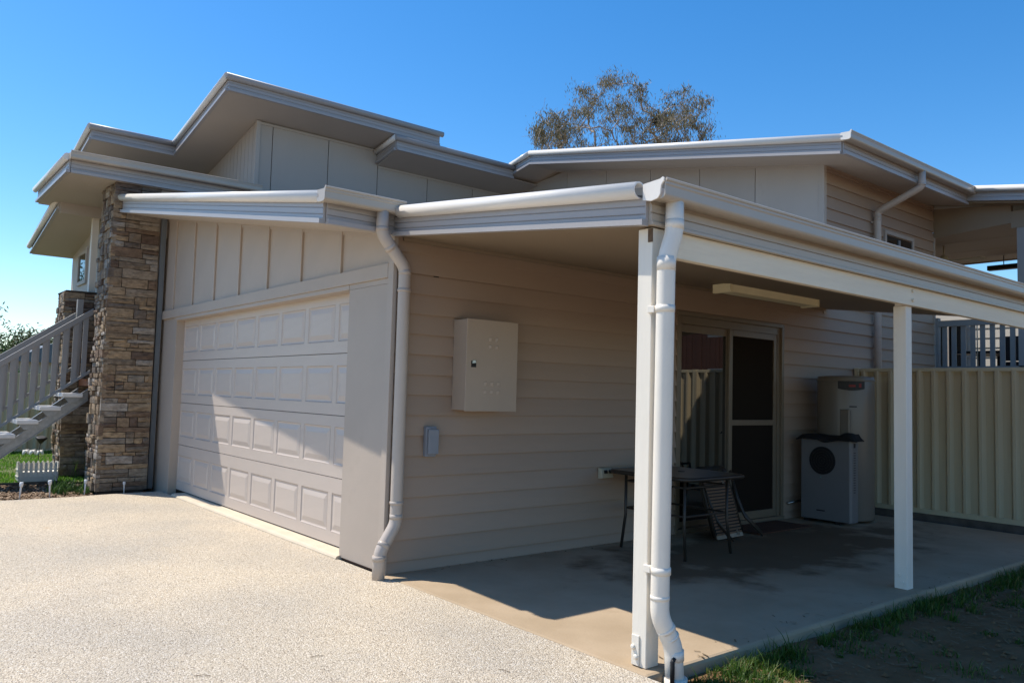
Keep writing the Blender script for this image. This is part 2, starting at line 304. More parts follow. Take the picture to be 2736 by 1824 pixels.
# driveway: wavy far edge
mb = MB(); xs = [-12+.25*i for i in range(0, 49)]; top = [(x if x < 0 else -.032) for x in xs]
far = [5.46+.05*math.sin(x*1.3)+(.06 if x > -1 else 0) for x in xs]
mb.prism([(x, -14, -.1) for x in top]+[(x, y, -.1) for x, y in reversed(list(zip(top, far)))], [(x, -14, 0) for x in top]+[(x, y, 0) for x, y in reversed(list(zip(top, far)))])
tag(mb.build('driveway', 'drive'), kind='structure')
# patio slab with smooth strip and step edge
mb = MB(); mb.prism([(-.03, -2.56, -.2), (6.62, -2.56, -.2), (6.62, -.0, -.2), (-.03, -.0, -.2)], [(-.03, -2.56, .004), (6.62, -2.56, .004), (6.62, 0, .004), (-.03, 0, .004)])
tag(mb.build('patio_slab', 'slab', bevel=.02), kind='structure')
mb = MB(); prof = [(-.0, -.1), (.05, -.1), (.055, .008), (.045, .022), (.02, .03), (-.55, .032), (-.55, -.1)]
mb.sweep(prof, (0, .66, 0), (0, 5.0, 0), (-1, 0, 0)); tag(mb.build('garage_threshold', 'strip'), kind='structure')

# ================================================================== HOUSE
house = thing('house', 'beige single level house with attached garage, stepped skillion roofs and weatherboard side wall', 'house', (3, 3, 0))
B = .1545
def boards(x0, x1, y, zs, out=(0, -1, 0), name='weatherboard', m='board', par=house, t=.02, top=None):
    for z in zs:
        zt = min(z+B+.004, top) if top else z+B+.004
        mb = MB().sweep([(.0, z), (t, z), (t, z+.006), (.006, zt), (0, zt)], (x0, y, 0), (x1, y, 0), out)
        mb.build(name, m, par)
zb = [-.065+B*k for k in range(40)]   # lap bottoms; first visible one at the slab
zb0 = [.002]+[.088+B*k for k in range(40)]
def side_boards(x0, x1, lo, hi):
    seq = [z for z in zb0 if z < hi-.01 and z+B > lo+.02]
    for z in seq:
        z0 = max(z, lo); nxt = .088 if z < .05 else z+B; zt = min(nxt+.004, hi)
        MB().sweep([(0, z0+.003), (.018, z0+.003), (.020, z0), (.026, z0), (.026, z0+.007), (.005, zt), (0, zt)], (x0, 0, 0), (x1, 0, 0), (0, -1, 0)).build('weatherboard', 'board', house)
DX0, DX1, DZ = 3.30, 5.24, 2.245
side_boards(.008, DX0, .0, DZ); side_boards(DX1, 9.27, .0, DZ)
side_boards(.008, 6.15, DZ, 2.54); side_boards(6.15, 9.27, DZ, 4.36)
# solid wall cores
mb = MB().box(.02, DX0, .001, .12, -.1, 2.5).box(DX1, 9.27, .001, .12, -.1, 2.5).box(DX0, DX1, .001, .12, DZ, 2.5).box(6.17, 9.25, .001, .12, 2.5, 4.33)
mb.build('side_wall', 'board', house)
# timber packing strip at slab
box('wall_base', 'dark', house, .05, 9.2, -.006, .0, -.02, .006)
# garage front: wall plane X=0
z_w = lambda y: 2.523+.176*y
OY0, OY1, OZ = .69, 5.33, 2.165
# end board to the right of the door
box('front_board', 'garage', house, -.012, .10, .052, .688, .012, 2.163, .003)
box('board_foot', 'timber', house, .004, .09, .07, .66, -.01, .012)
mb = MB().hexa([(-.03, -.028, 0), (.006, -.028, 0), (.006, .05, 0), (-.03, .05, 0), (-.03, -.028, z_w(-.02)), (.006, -.028, z_w(-.02)), (.006, .05, z_w(.05)), (-.03, .05, z_w(.05))]); mb.build('corner_trim', 'garage', house, .003)
# beam over door in two lines
box('door_head_beam', 'garage', house, -.032, .10, .053, 6.02, 2.205, 2.315, .003)
box('door_head_trim', 'garage', house, -.018, .10, .69, 5.33, 2.165, 2.204, .002)
box('door_head_trim', 'garage', house, -.014, .10, .052, .688, 2.164, 2.204)
# battened panels above door
bys = [.875, 1.66, 2.44, 3.215, 3.985, 4.74, 5.50]
ed = [.052]+bys+[6.0]
for a, b in zip(ed[:-1], ed[1:]):
    MB().hexa([(0, a, 2.316), (.02, a, 2.316), (.02, b, 2.316), (0, b, 2.316), (0, a, z_w(a)), (.02, a, z_w(a)), (.02, b, z_w(b)), (0, b, z_w(b))]).build('wall_panel', 'garage', house)
for y in bys:
    a, b = y-.022, y+.022
    MB().hexa([(-.019, a, 2.316), (.0, a, 2.316), (.0, b, 2.316), (-.019, b, 2.316), (-.019, a, z_w(a)), (0, a, z_w(a)), (0, b, z_w(b)), (-.019, b, z_w(b))]).build('batten', 'garage', house, .002)
MB().sweep([(0, 0), (.012, 0), (.012, .03), (0, .03)], (0, .05, z_w(.05)-.03), (0, 6, z_w(6)-.03), (-1, 0, 0)).build('soffit_trim', 'garage', house)
box('front_wall', 'garage', house, -.0, .10, 5.33, 6.02, -.05, 2.204)
box('wall_core', 'garage', house, .10, .2, .06, .56, 0, 2.5); box('wall_core', 'garage', house, .021, .2, .06, 6, 2.33, 2.5)
box('garage_back_wall', 'dark', house, .35, .4, .0, 6, 0, 2.45)
# ---- garage door
gd = MB(); door = box('garage_door', 'dark', house, .135, .145, .6, 5.40, .035, 2.20)
secz = [.04, .60, 1.125, 1.657, 2.195]
pl = [5.30-.604*i for i in range(8)]; pw = .525
panel_me = None
def raised_panel(y1, z0, z1):
    y0 = y1-pw; mb = MB(); X = .10
    def ring(d, dx): return [(X+dx, y0+d, z0+d), (X+dx, y1-d, z0+d), (X+dx, y1-d, z1-d), (X+dx, y0+d, z1-d)]
    rs = [ring(0, 0), ring(.008, .006), ring(.018, .0075), ring(.062, -.002), ]
    for a, b in zip(rs[:-1], rs[1:]): mb.add(a+b, [(i, (i+1) % 4, 4+(i+1) % 4, 4+i) for i in range(4)])
    mb.add(rs[-1], [(0, 1, 2, 3)]); mb.add([(X+.03, y, z) for _, y, z in rs[0]], [(3, 2, 1, 0)])
    return mb
for k in range(4):
    a, b = secz[k]+.003, secz[k+1]-.003; z0 = secz[k]+.108; z1 = z0+.318
    mb = MB(); mb.box(.10, .13, .56, 5.40, a, z0-.002); mb.box(.10, .13, .56, 5.40, z1+.002, b)
    es = [5.40]+sum([[y, y-pw] for y in pl], [])+[.56]
    for i in range(0, len(es), 2): mb.box(.1002, .13, es[i+1]+.002, es[i]-.002, z0-.002, z1+.002)
    sec = mb.build('door_section', 'door', door)
    for y in pl: raised_panel(y, z0, z1).build('raised_panel', 'door', sec if False else door)
box('bottom_seal', 'black', door, .108, .128, .6, 5.36, .033, .042)

# ---- sliding door on the side wall
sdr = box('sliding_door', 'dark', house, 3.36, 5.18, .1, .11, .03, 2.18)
for (a, b, c, d) in ((DX0, DX0+.045, .0, DZ), (DX1-.045, DX1, .0, DZ)): box('architrave', 'tan_frame', sdr, a, b, -.028, .02, c, d-.046, .003)
box('architrave', 'tan_frame', sdr, DX0, DX1, -.028, .02, DZ-.045, DZ, .003)
box('sill', 'tan_frame', sdr, DX0, DX1, -.04, .07, .005, .045, .004)
for a, b in ((3.346, 3.40), (5.14, 5.194)): box('frame', 'tan_frame', sdr, a, b, .0, .07, .046, 2.199)
box('frame', 'tan_frame', sdr, 3.401, 5.139, .0, .07, 2.12, 2.199)
box('glass_pane', 'glass', sdr, 3.41, 4.22, .05, .056, .09, 2.07)
for a, b, c, d in ((3.401, 3.44, .046, 2.119), (4.215, 4.26, .046, 2.119)): box('panel_stile', 'tan_frame', sdr, a, b, .035, .065, c, d)
box('panel_rail', 'tan_frame', sdr, 3.441, 4.214, .035, .065, 2.04, 2.119); box('panel_rail', 'tan_frame', sdr, 3.441, 4.214, .035, .065, .046, .10)
box('screen_mesh', 'screen', sdr, 4.27, 5.12, .019, .021, .10, 2.05)
for a, b, c, d in ((4.225, 4.285, .046, 2.119), (5.08, 5.138, .046, 2.119), (4.286, 5.079, 2.05, 2.119), (4.286, 5.079, .046, .13), (4.286, 5.079, 1.075, 1.135)): box('screen_frame', 'tan_frame', sdr, a, b, .006, .032, c, d, .003)
# wall core behind opening kept dark
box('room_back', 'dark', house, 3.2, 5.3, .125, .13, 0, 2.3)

# ---- garage roof
def zg(y): return 2.757+.1745*y      # top of rolled edge at the front barge
def run(name, prof, P0, P1, out, m, par, sm=False): return MB().sweep(prof, P0, P1, out, sm).build(name, m, par)
GX = -.575
run('barge_fascia', FASC, (GX, .02, zg(.02)), (GX, 5.86, zg(5.86)), (-1, 0, 0), 'fascia', house)
run('barge_capping', ROLLS, (GX, -.02, zg(-.02)), (GX, 5.84, zg(5.84)), (-1, 0, 0), 'roll', house, True)
MB().hexa([(GX, .02, zg(.02)-.235), (.0, .02, zg(.02)-.235), (.0, 6.0, zg(6)-.235), (GX, 6.0, zg(6)-.235), (GX, .02, zg(.02)-.22), (0, .02, zg(.02)-.22), (0, 6, zg(6)-.22), (GX, 6, zg(6)-.22)]).build('soffit', 'soffit', house)
MB().hexa([(GX, -.02, zg(-.02)-.07), (6.1, -.02, zg(-.02)-.07), (6.1, 6.0, zg(6)-.07), (GX, 6.0, zg(6)-.07), (GX, -.02, zg(-.02)-.03), (6.1, -.02, zg(-.02)-.03), (6.1, 6, zg(6)-.03), (GX, 6, zg(6)-.03)]).build('roof_sheet', 'roofm', house)
# side gutter of garage and its fascia
zgt = 2.755
run('eave_fascia', fascz(0), (GX+.002, .018, zgt), (.02, .018, zgt), (0, -1, 0), 'fascia', house)
run('gutter', GUT, (GX-.075, -.01, zgt), (-.0, -.01, zgt), (0, -1, 0), 'gutter', house)
run('gutter_end_cap', GUTCAP, (GX-.083, -.008, zgt), (GX-.076, -.008, zgt), (0, -1, 0), 'gutter', house)

def pipe(name, pts, r, m, par, seg=18, bend=3):
    # rounded elbows
    P = [Vector(p) for p in pts]; out = [P[0]]
    for i in range(1, len(P)-1):
        a = (P[i-1]-P[i]).normalized(); b = (P[i+1]-P[i]).normalized(); k = min(r*1.0, (P[i-1]-P[i]).length*.4, (P[i+1]-P[i]).length*.4)
        A = P[i]+a*k; C = P[i]+b*k
        for t in [j/bend for j in range(bend+1)]: out.append(A*(1-t)**2+P[i]*2*t*(1-t)+C*t*t)
    out.append(P[-1]); return MB().tube(out, r, seg).build(name, m, par)
def collar(P, d, r, m, par, h=.02, name='pipe_collar'):
    P = Vector(P); d = Vector(d).normalized(); return MB().tube([P-d*h/2, P+d*h/2], r, 18).build(name, m, par)
dp = pipe('downpipe', [(-.165, -.075, 2.67), (-.165, -.075, 2.50), (.035, -.085, 2.27), (.035, -.085, .38), (-.10, -.105, .19), (-.112, -.112, -.02)], .046, 'pipe', house)
for P_, d in (((-.165, -.075, 2.535), (0, 0, 1)), ((.035, -.085, 2.235), (0, 0, 1)), ((.035, -.085, .43), (0, 0, 1)), ((-.112, -.112, .15), (0, 0, 1)), ((-.07, -.1, .235), (-.6, -.08, -.85)), ((-.09, -.078, 2.41), (.66, 0, -.75))):
    collar(P_, d, .0475, 'pipe', dp, .035)
for z in (2.10, .53):
    collar((.035, -.085, z), (0, 0, 1), .051, 'pipe', dp, .022, 'pipe_bracket'); box('bracket_arm', 'pipe', dp, .015, .055, -.04, -.02, z-.011, z+.011)

# ---- house main volume, front wall X=6.15 (FC sheets) above garage roof
z_h = lambda y: 4.335+.187*y
js = [0, .975, 1.9, 2.83, 3.77, 4.70, 5.6, 6.08]
for a, b in zip(js[:-1], js[1:]):
    ka = z_h(a) if a < 4.95 else z_h(4.95)-.19*(a-4.95); kb = z_h(b) if b < 4.95 else z_h(4.95)-.19*(b-4.95)
    MB().hexa([(6.13, a+.005, 2.4), (6.15, a+.005, 2.4), (6.15, b-.005, 2.4), (6.13, b-.005, 2.4), (6.13, a+.005, ka), (6.15, a+.005, ka), (6.15, b-.005, kb), (6.13, b-.005, kb)]).build('wall_panel', 'fc', house)
    MB().box(6.15, 6.17, a, b, 2.4, min(ka, kb)-.01).build('wall_core', 'dark', house)
box('corner_trim', 'fc', house, 6.115, 6.175, -.032, .045, 2.45, 4.335, .003)
MB().sweep([(0, 0), (.012, 0), (.012, .028), (0, .028)], (6.13, .04, z_h(0)-.024), (6.13, 4.95, z_h(4.95)-.026), (-1, 0, 0)).build('soffit_trim', 'fc', house)
box('soffit_trim', 'board', house, 6.17, 9.27, -.03, -.012, 4.30, 4.335)
# house gable roof
HX = 5.565
def zh(y): return 4.457+.187*(y+.56) if y <= 5.0 else 4.457+.187*5.56-.19*(y-5.0)
for nm, a, b in (('a', -.56, 5.0), ('b', 5.0, 5.52)):
    run('barge_fascia', FASC, (HX, a, zh(a)), (HX, b, zh(b)), (-1, 0, 0), 'fascia', house)
    run('barge_capping', ROLLS, (HX, a-(.05 if a < 0 else 0), zh(a)-(.009 if a < 0 else 0)), (HX, b, zh(b)), (-1, 0, 0), 'roll', house, True)
def slab(name, m, x0, x1, y0, y1, za, zb_, t, par=house):
    return MB().hexa([(x0, y0, za-t), (x1, y0, za-t), (x1, y1, zb_-t), (x0, y1, zb_-t), (x0, y0, za), (x1, y0, za), (x1, y1, zb_), (x0, y1, zb_)]).build(name, m, par)
slab('soffit', 'soffit', HX, 9.05, -.56, 5.0, zh(-.56)-.215, zh(5.0)-.215, .018)
slab('soffit', 'soffit', HX, 6.2, 5.0, 6.1, zh(5.0)-.215, zh(6.1)-.215, .018)
slab('roof_sheet', 'roofm', HX, 9.0, -.6, 5.0, zh(-.6)-.03, zh(5.0)-.03, .03)
slab('roof_sheet', 'roofm', HX, 13, 5.0, 12, zh(5.0)-.03, zh(12)-.03, .03)
zt = zh(-.56)
run('eave_fascia', FASC, (HX, -.562, zt), (9.02, -.562, zt), (0, -1, 0), 'fascia', house)
run('gutter', GUT, (HX-.07, -.59, zt), (9.06, -.59, zt), (0, -1, 0), 'gutter', house)
run('gutter_end_cap', GUTCAP, (HX-.085, -.588, zt), (HX-.071, -.588, zt), (0, -1, 0), 'roll', house)
dp = pipe('downpipe', [(7.40, -.66, 4.37), (7.40, -.66, 4.17), (7.38, -.09, 3.93), (7.38, -.09, .0)], .046, 'pipe', house)
for P_, d in (((7.40, -.66, 4.2), (0, 0, 1)), ((7.38, -.09, 3.86), (0, 0, 1)), ((7.38, -.09, 3.82), (0, 0, 1))): collar(P_, d, .049, 'pipe', dp, .03)
box('pipe_bracket', 'pipe', dp, 7.33, 7.43, -.05, -.02, 3.78, 3.80)
# window on upper side wall
win = box('window', 'glass', house, 7.74, 8.52, -.030, -.022, 3.1, 3.68)
for a, b, c, d in ((7.69, 7.74, 3.1, 3.69), (8.52, 8.57, 3.1, 3.69), (8.10, 8.14, 3.1, 3.65)): box('window_frame', 'fc' if a != 8.10 else 'grey_plastic', win, a, b, -.045, -.0, c, d)
box('window_frame', 'fc', win, 7.69, 8.57, -.046, 0, 3.691, 3.74)

# ---- middle wall Y=6.06 facing the camera, X 1.2..6.13
YW = 6.06
ms = [(1.205, 1.43, 5.235), (1.43, 2.33, 5.235), (2.33, 3.20, 5.235), (3.20, 4.16, 4.985), (4.16, 5.11, 4.985), (5.11, 6.12, 4.985)]
for a, b, t in ms:
    MB().box(a+.006, b-.006, YW, YW+.02, 2.5, t).build('wall_panel', 'fc', house)
box('wall_core', 'dark', house, 1.22, 6.1, YW+.02, YW+.08, 2.5, 4.95); box('wall_core', 'dark', house, 1.22, 3.2, YW+.02, YW+.08, 4.95, 5.2)
box('soffit_trim', 'fc', house, 1.2, 3.17, YW-.014, YW, 5.195, 5.225); box('soffit_trim', 'fc', house, 3.2, 6.1, YW-.014, YW, 4.945, 4.975)
# side face X=1.2 with vertical grooves
y = YW
while y < 10:
    t = 5.24-.181*(y-YW)
    MB().hexa([(1.19, y+.004, 2.5), (1.21, y+.004, 2.5), (1.21, y+.146, 2.5), (1.19, y+.146, 2.5), (1.19, y+.004, t), (1.21, y+.004, t), (1.21, y+.146, t-.027), (1.19, y+.146, t-.027)]).build('wall_plank', 'fc', house); y += .15
slab('wall_core', 'fc', 1.21, 1.25, YW+.02, 10, 5.22, 5.22-.181*3.94, 2.6)
box('corner_trim', 'fc', house, 1.175, 1.235, YW-.02, YW+.03, 2.5, 5.235, .003)
# high skillion roofs: falling to +Y
def zk(y): return 5.585-.181*(y-5.5)
run('high_fascia', FASC, (.545, 5.5, 5.585), (3.99, 5.5, 5.585), (0, -1, 0), 'fascia', house)
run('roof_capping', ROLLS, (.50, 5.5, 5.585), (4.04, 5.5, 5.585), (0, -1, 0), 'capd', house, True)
run('barge_fascia', FASC, (.56, 5.5, 5.585), (.56, 7.78, zk(7.78)), (-1, 0, 0), 'fascia', house)
run('barge_capping', ROLLS, (.56, 5.46, 5.592), (.56, 7.78, zk(7.78)), (-1, 0, 0), 'roll', house, True)
run('high_fascia', FASC, (-.645, 7.78, zk(7.78)), (.54, 7.78, zk(7.78)), (0, -1, 0), 'fascia', house)
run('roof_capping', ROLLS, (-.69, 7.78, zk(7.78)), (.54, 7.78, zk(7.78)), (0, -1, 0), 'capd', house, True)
run('barge_fascia', FASC, (-.63, 7.78, zk(7.78)), (-.63, 9.2, zk(9.2)), (-1, 0, 0), 'fascia', house)
run('barge_capping', ROLLS, (-.63, 7.74, zk(7.74)), (-.63, 9.2, zk(9.2)), (-1, 0, 0), 'roll', house, True)
slab('soffit', 'soffit', .56, 4.0, 5.5, 7.78, 5.585-.225, zk(7.78)-.225, .012)
slab('soffit', 'soffit', -.63, 4.0, 7.78, 13, zk(7.78)-.225, zk(13)-.225, .012)
slab('roof_sheet', 'roofm', .57, 4.0, 5.5, 7.78, 5.585-.03, zk(7.78)-.03, .02)
slab('roof_sheet', 'roofm', -.62, 4.0, 7.78, 13, zk(7.78)-.03, zk(13)-.03, .02)
MB().prism([(3.995, 5.5, 5.36), (3.995, 13, zk(13)-.225), (3.995, 13, zk(13)-.03), (3.995, 5.5, 5.55)], [(4.01, 5.5, 5.36), (4.01, 13, zk(13)-.225), (4.01, 13, zk(13)-.03), (4.01, 5.5, 5.55)]).build('barge_fascia', 'fascia', house)
# lower eave of the middle part
zl = 5.335
run('high_fascia', FASC, (3.18, 5.47, zl), (5.535, 5.47, zl), (0, -1, 0), 'fascia', house)
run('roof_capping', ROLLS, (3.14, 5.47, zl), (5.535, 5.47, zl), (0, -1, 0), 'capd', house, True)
run('barge_fascia', FASC, (3.19, 5.47, zl), (3.19, 6.04, zl-.10), (-1, 0, 0), 'fascia', house)
run('barge_capping', ROLLS, (3.19, 5.44, zl), (3.19, 6.04, zl-.10), (-1, 0, 0), 'roll', house, True)
slab('soffit', 'soffit', 3.19, 6.14, 5.47, 6.1, zl-.225, zl-.225-.13, .012)
slab('roof_sheet', 'roofm', 3.2, 6.14, 5.47, 9, zl-.03, zl-.03-.6, .02)

# ---- entry roof
YE = 5.89; ze = 4.178
run('eave_fascia', FASC, (-1.205, YE, ze), (1.10, YE, ze+.02), (0, -1, 0), 'fascia', house)
run('gutter', GUT, (-1.225, YE-.02, ze+.02), (1.185, YE-.02, ze+.04), (0, -1, 0), 'gutter', house)
run('gutter_end_cap', GUTCAP, (-1.235, YE-.018, ze+.02), (-1.226, YE-.018, ze+.02), (0, -1, 0), 'gutter', house)
run('gutter_end_cap', GUTCAP, (1.186, YE-.018, ze+.04), (1.195, YE-.018, ze+.04), (0, -1, 0), 'gutter', house)
run('barge_fascia', [(o, z+.008) for o, z in FASC], (-1.21, YE-.01, ze), (-1.21, 8.13, ze), (-1, 0, 0), 'fascia', house)
run('barge_capping', ROLLS, (-1.21, YE-.02, ze+.01), (-1.21, 8.17, ze+.01), (-1, 0, 0), 'roll', house, True)
slab('soffit', 'soffit', -1.21, 1.16, YE, 8.13, ze-.222, ze-.222, .012)
slab('roof_sheet', 'roofm', -1.20, 1.14, YE, 8.13, ze-.01, ze-.01, .02)
run('eave_fascia', FASC, (-1.21, 8.13, ze), (1.0, 8.13, ze), (0, 1, 0), 'fascia', house)
MB().tube([(1.09, YE-.08, 4.12), (1.09, YE-.08, 3.55)], .045, 16).build('downpipe', 'pipe', house)
# wall strip under the entry roof beside pillar
for a, b in ((-.12, .33), (.33, 1.19)): MB().box(a+.005, b-.005, 5.96, 5.98, 3.3, 3.97).build('wall_panel', 'fc', house)
box('wall_core', 'dark', house, -.1, 1.18, 5.98, 6.03, 3.3, 3.96)
# far front wing with its own roof
slab('wing_wall', 'fc', -.4, .6, 7.85, 9.96, 3.92, 3.535, 4.0)
slab('wing_end', 'soffit', -.98, .6, 7.80, 7.84, 3.99, 3.99, .2)
w2 = box('window', 'glass', house, -.412, -.401, 8.80, 9.33, 2.97, 3.42)
for a, b, c, d in ((8.74, 8.80, 2.91, 3.48), (9.33, 9.39, 2.91, 3.44), (8.80, 9.33, 2.91, 2.97), (8.80, 9.33, 3.40, 3.45)): box('window_frame', 'fc', w2, -.43, -.40, a, b, c, d)
def zw(y): return 3.995-.17*(y-8.0)
run('barge_fascia', [(o, z*.8) for o, z in FASC], (-.98, 7.84, zw(7.84)), (-.98, 10.05, zw(10.05)), (-1, 0, 0), 'fascia', house)
run('barge_capping', ROLLS, (-.98, 7.84, zw(7.84)), (-.98, 10.12, zw(10.12)), (-1, 0, 0), 'roll', house, True)
slab('soffit', 'soffit', -.98, .6, 7.84, 10.05, zw(7.84)-.18, zw(10.05)-.18, .012)
slab('roof_sheet', 'roofm', -.98, .6, 7.84, 10.1, zw(7.84)-.03, zw(10.1)-.03, .02)
run('eave_fascia', [(o, z*.8) for o, z in FASC], (-.98, 10.05, zw(10.05)), (.6, 10.05, zw(10.05)), (0, 1, 0), 'fascia', house)
# porch floor and shaded wall behind the pillars
box('porch_floor', 'timber', house, -.60, 3, 6.10, 9.0, 1.30, 1.40)
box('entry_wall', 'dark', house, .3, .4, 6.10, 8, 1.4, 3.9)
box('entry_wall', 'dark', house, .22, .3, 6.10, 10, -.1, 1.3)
# grey steel flashing beside pillar
box('corner_flashing', 'bluegrey', house, -.10, -.04, 5.86, 5.90, 0, 3.55)
box('wall_core', 'garage', house, -.2, -.002, 5.98, 6.02, 0, 3.5)

# ---- back deck of the house
deck = thing('back_deck', 'shaded raised back deck with grey slat railing and skillion roof behind the house', 'deck', (11, -1, 1.8))
def zd(y): return 4.51+.156*(y+.5)
run('barge_capping', ROLLS, (9.04, -.42, zd(-.42)), (9.04, -4.2, zd(-4.2)), (-1, 0, 0), 'roll', deck, True)
run('barge_fascia', [(o, z*.9) for o, z in FASC], (9.06, -.46, zd(-.46)), (9.06, -4.2, zd(-4.2)), (-1, 0, 0), 'fascia', deck)
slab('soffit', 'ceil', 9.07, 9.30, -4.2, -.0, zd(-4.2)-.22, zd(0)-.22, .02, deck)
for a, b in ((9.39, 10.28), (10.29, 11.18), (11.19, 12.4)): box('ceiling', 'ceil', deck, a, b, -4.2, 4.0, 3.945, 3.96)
box('far_beam', 'ceil', deck, 12.4, 12.46, -4.2, 4.0, 3.93, 4.2)
slab('roof_sheet', 'roofm', 9.07, 12.5, -4.2, .6, zd(-4.2)-.03, zd(.6)-.03, .02, deck)
slab('roof_sheet', 'roofm', 9.07, 12.5, .6, 4, 4.64, 4.64, .02, deck)
MB().hexa([(9.30, .0, 3.86), (9.38, .0, 3.86), (9.38, -1.05, 3.94), (9.30, -1.05, 3.94), (9.30, 0, 4.3), (9.38, 0, 4.3), (9.38, -1.05, 4.2), (9.30, -1.05, 4.2)]).build('beam', 'ceil', deck)
box('beam', 'ceil', deck, 9.29, 9.39, -4.1, -1.052, 3.86, 4.1)
box('corner_trim', 'fc', deck, 9.272, 9.299, -.03, .05, 0, 3.86)
box('post', 'rail', deck, 9.30, 9.42, -1.24, -1.12, 1.8, 3.86)
box('deck_floor', 'timber', deck, 9.3, 13, -4.2, 0, 1.70, 1.80)
box('handrail', 'railg', deck, 9.29, 9.34, -4, -.075, 2.52, 2.60)
box('newel', 'railg', deck, 9.28, 9.36, -.072, -.0, 1.8, 2.65)
box('bottom_rail', 'railg', deck, 9.30, 9.33, -4, -.075, 1.86, 1.93)
bal = MB().box(-.011, .011, -.032, .032, 1.80, 2.53).mesh('baluster', M['railg'])
for i in range(12):
    place('baluster', bal[0], bal[1]+Vector((9.335, -.14-.1285*i, 0)), deck)
box('handrail_stanchion', 'chrome', deck, 9.34, 9.352, -.585, -.572, 1.8, 2.60)
fan = thing('ceiling_fan', 'white ceiling fan hanging under the back deck roof', 'ceiling fan', (10.5, .3, 3.9))
MB().tube([(10.5, .338, 4.02), (10.5, .338, 3.97), (10.5, .338, 3.965)], .07, 16, taper=[.07, .075, .02]).build('mount', 'cream_plastic', fan)
MB().tube([(10.5, .338, 3.97), (10.5, .338, 3.76)], .014, 8).build('rod', 'cream_plastic', fan)
MB().tube([(10.5, .338, 3.80), (10.5, .338, 3.78), (10.5, .338, 3.70), (10.5, .338, 3.66)], .06, 16, taper=[.03, .055, .075, .04]).build('motor', 'cream_plastic', fan)
for k in range(3):
    a = R(-80+120*k); u = Vector((math.cos(a), math.sin(a), 0)); w = Vector((-u.y, u.x, 0)); c = Vector((10.5, .338, 3.70))
    A = [c+u*.08-w*.03, c+u*.55-w*.065+Vector((0, 0, .02)), c+u*.6, c+u*.55+w*.065-Vector((0, 0, .015)), c+u*.08+w*.03]
    MB().prism(A, [p+Vector((0, 0, .008)) for p in A]).build('blade', 'cream_plastic', fan)
hb = thing('hanging_heater', 'slim black strip heater hung on two rods under the deck roof', 'heater', (12.0, -.1, 3.8))
MB().box(11.9, 12.02, -.9, .20, 3.705, 3.785).build('case', 'black', hb)
for y in (-.05, -.5): box('rod', 'black', hb, 11.95, 11.96, y, y+.012, 3.785, 4.2)
ot = thing('outdoor_setting', 'dark outdoor table and chair glimpsed behind the deck railing', 'outdoor furniture', (10.8, -.4, 1.8))
box('tabletop', 'black', ot, 10.4, 11.4, -1.3, .15, 2.18, 2.22)
for x, y in ((10.5, -.2), (11.3, -.2), (10.5, -1.1), (11.3, -1.1)): box('leg', 'black', ot, x, x+.05, y, y+.05, 1.8, 2.18)
box('chair_back', 'black', ot, 10.25, 10.30, -1.05, -.55, 2.05, 2.42, .01); box('chair_seat', 'black', ot, 10.3, 10.8, -1.05, -.55, 1.98, 2.04, .01)
bb = thing('barbecue', 'dark hooded barbecue behind the far end of the deck railing', 'barbecue', (12.1, -.9, 1.8))
MB().prism([(12.0, -1.25, 2.2), (12.5, -1.25, 2.2), (12.5, -1.25, 2.5), (12.35, -1.25, 2.62), (12.1, -1.25, 2.58), (12.0, -1.25, 2.42)], [(12.0, -.55, 2.2), (12.5, -.55, 2.2), (12.5, -.55, 2.5), (12.35, -.55, 2.62), (12.1, -.55, 2.58), (12.0, -.55, 2.42)]).build('hood', 'black', bb, .01)
box('cabinet', 'black', bb, 12.02, 12.5, -1.2, -.6, 1.8, 2.19)

nh = thing('neighbour_house', 'pale weatherboard wall of the next house seen through the deck railing', 'house', (15, 0, 0))
z = 0.0
while z < 3.2:
    MB().sweep([(0, z), (.02, z), (.006, z+.2), (0, z+.2)], (14.5, -3.5, 0), (14.5, 5.5, 0), (-1, 0, 0)).build('weatherboard', 'pale_board', nh); z += .196
box('wall', 'pale_board', nh, 14.501, 14.7, -3.5, 5.5, 0, 3.2)
nw = box('window', 'glass', nh, 14.44, 14.46, 1.60, 2.15, 1.9, 3.05)
for a, b in ((1.52, 1.60), (2.15, 2.23), (1.85, 1.89)): box('window_frame', 'fc', nw, 14.42, 14.47, a, b, 1.85, 3.1)

# ================================================================== PATIO COVER
pc = thing('patio_cover', 'cream patio roof on two white timber posts, attached to the weatherboard side wall', 'patio cover', (3, -1.3, 0))
def zp(y): return 2.727+.115*y      # top of rolled barge
PX = -.005; YO = -2.50
run('barge_fascia', [(o, z*.88-.008) for o, z in FASC], (PX, -.0, zp(0)), (PX, YO, zp(YO)), (-1, 0, 0), 'fascia', pc)
MB().box(PX-.0205, PX-.001, YO-.001, YO+.002, 2.235, 2.40).build('fascia_end', 'fascia', pc)
mbr = MB(); A = Vector((PX, -.11, zp(-.11)+.01)); Bq = Vector((PX, -2.475, zp(-2.475)+.01))
mbr.sweep(ROLL, A, Bq, (-1, 0, 0), True); mbr.build('barge_capping', 'roll', pc)
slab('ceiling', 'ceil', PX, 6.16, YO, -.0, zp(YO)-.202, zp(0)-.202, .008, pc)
slab('roof_sheet', 'roofm', PX, 6.2, YO-.03, -.0, zp(YO)-.055, zp(0)-.04, .025, pc)
run('eave_fascia', [(0, .0), (.012, .0), (.014, -.075), (.022, -.08), (.022, -.118), (.013, -.121), (.013, -.124), (.022, -.127), (.022, -.165), (.03, -.17), (.03, -.185), (0, -.185)], (PX, YO, 2.415), (6.2, YO, 2.415), (0, -1, 0), 'gutter', pc)
run('gutter', GUT, (PX-.035, YO-.022, 2.44), (6.22, YO-.022, 2.44), (0, -1, 0), 'gutter', pc)
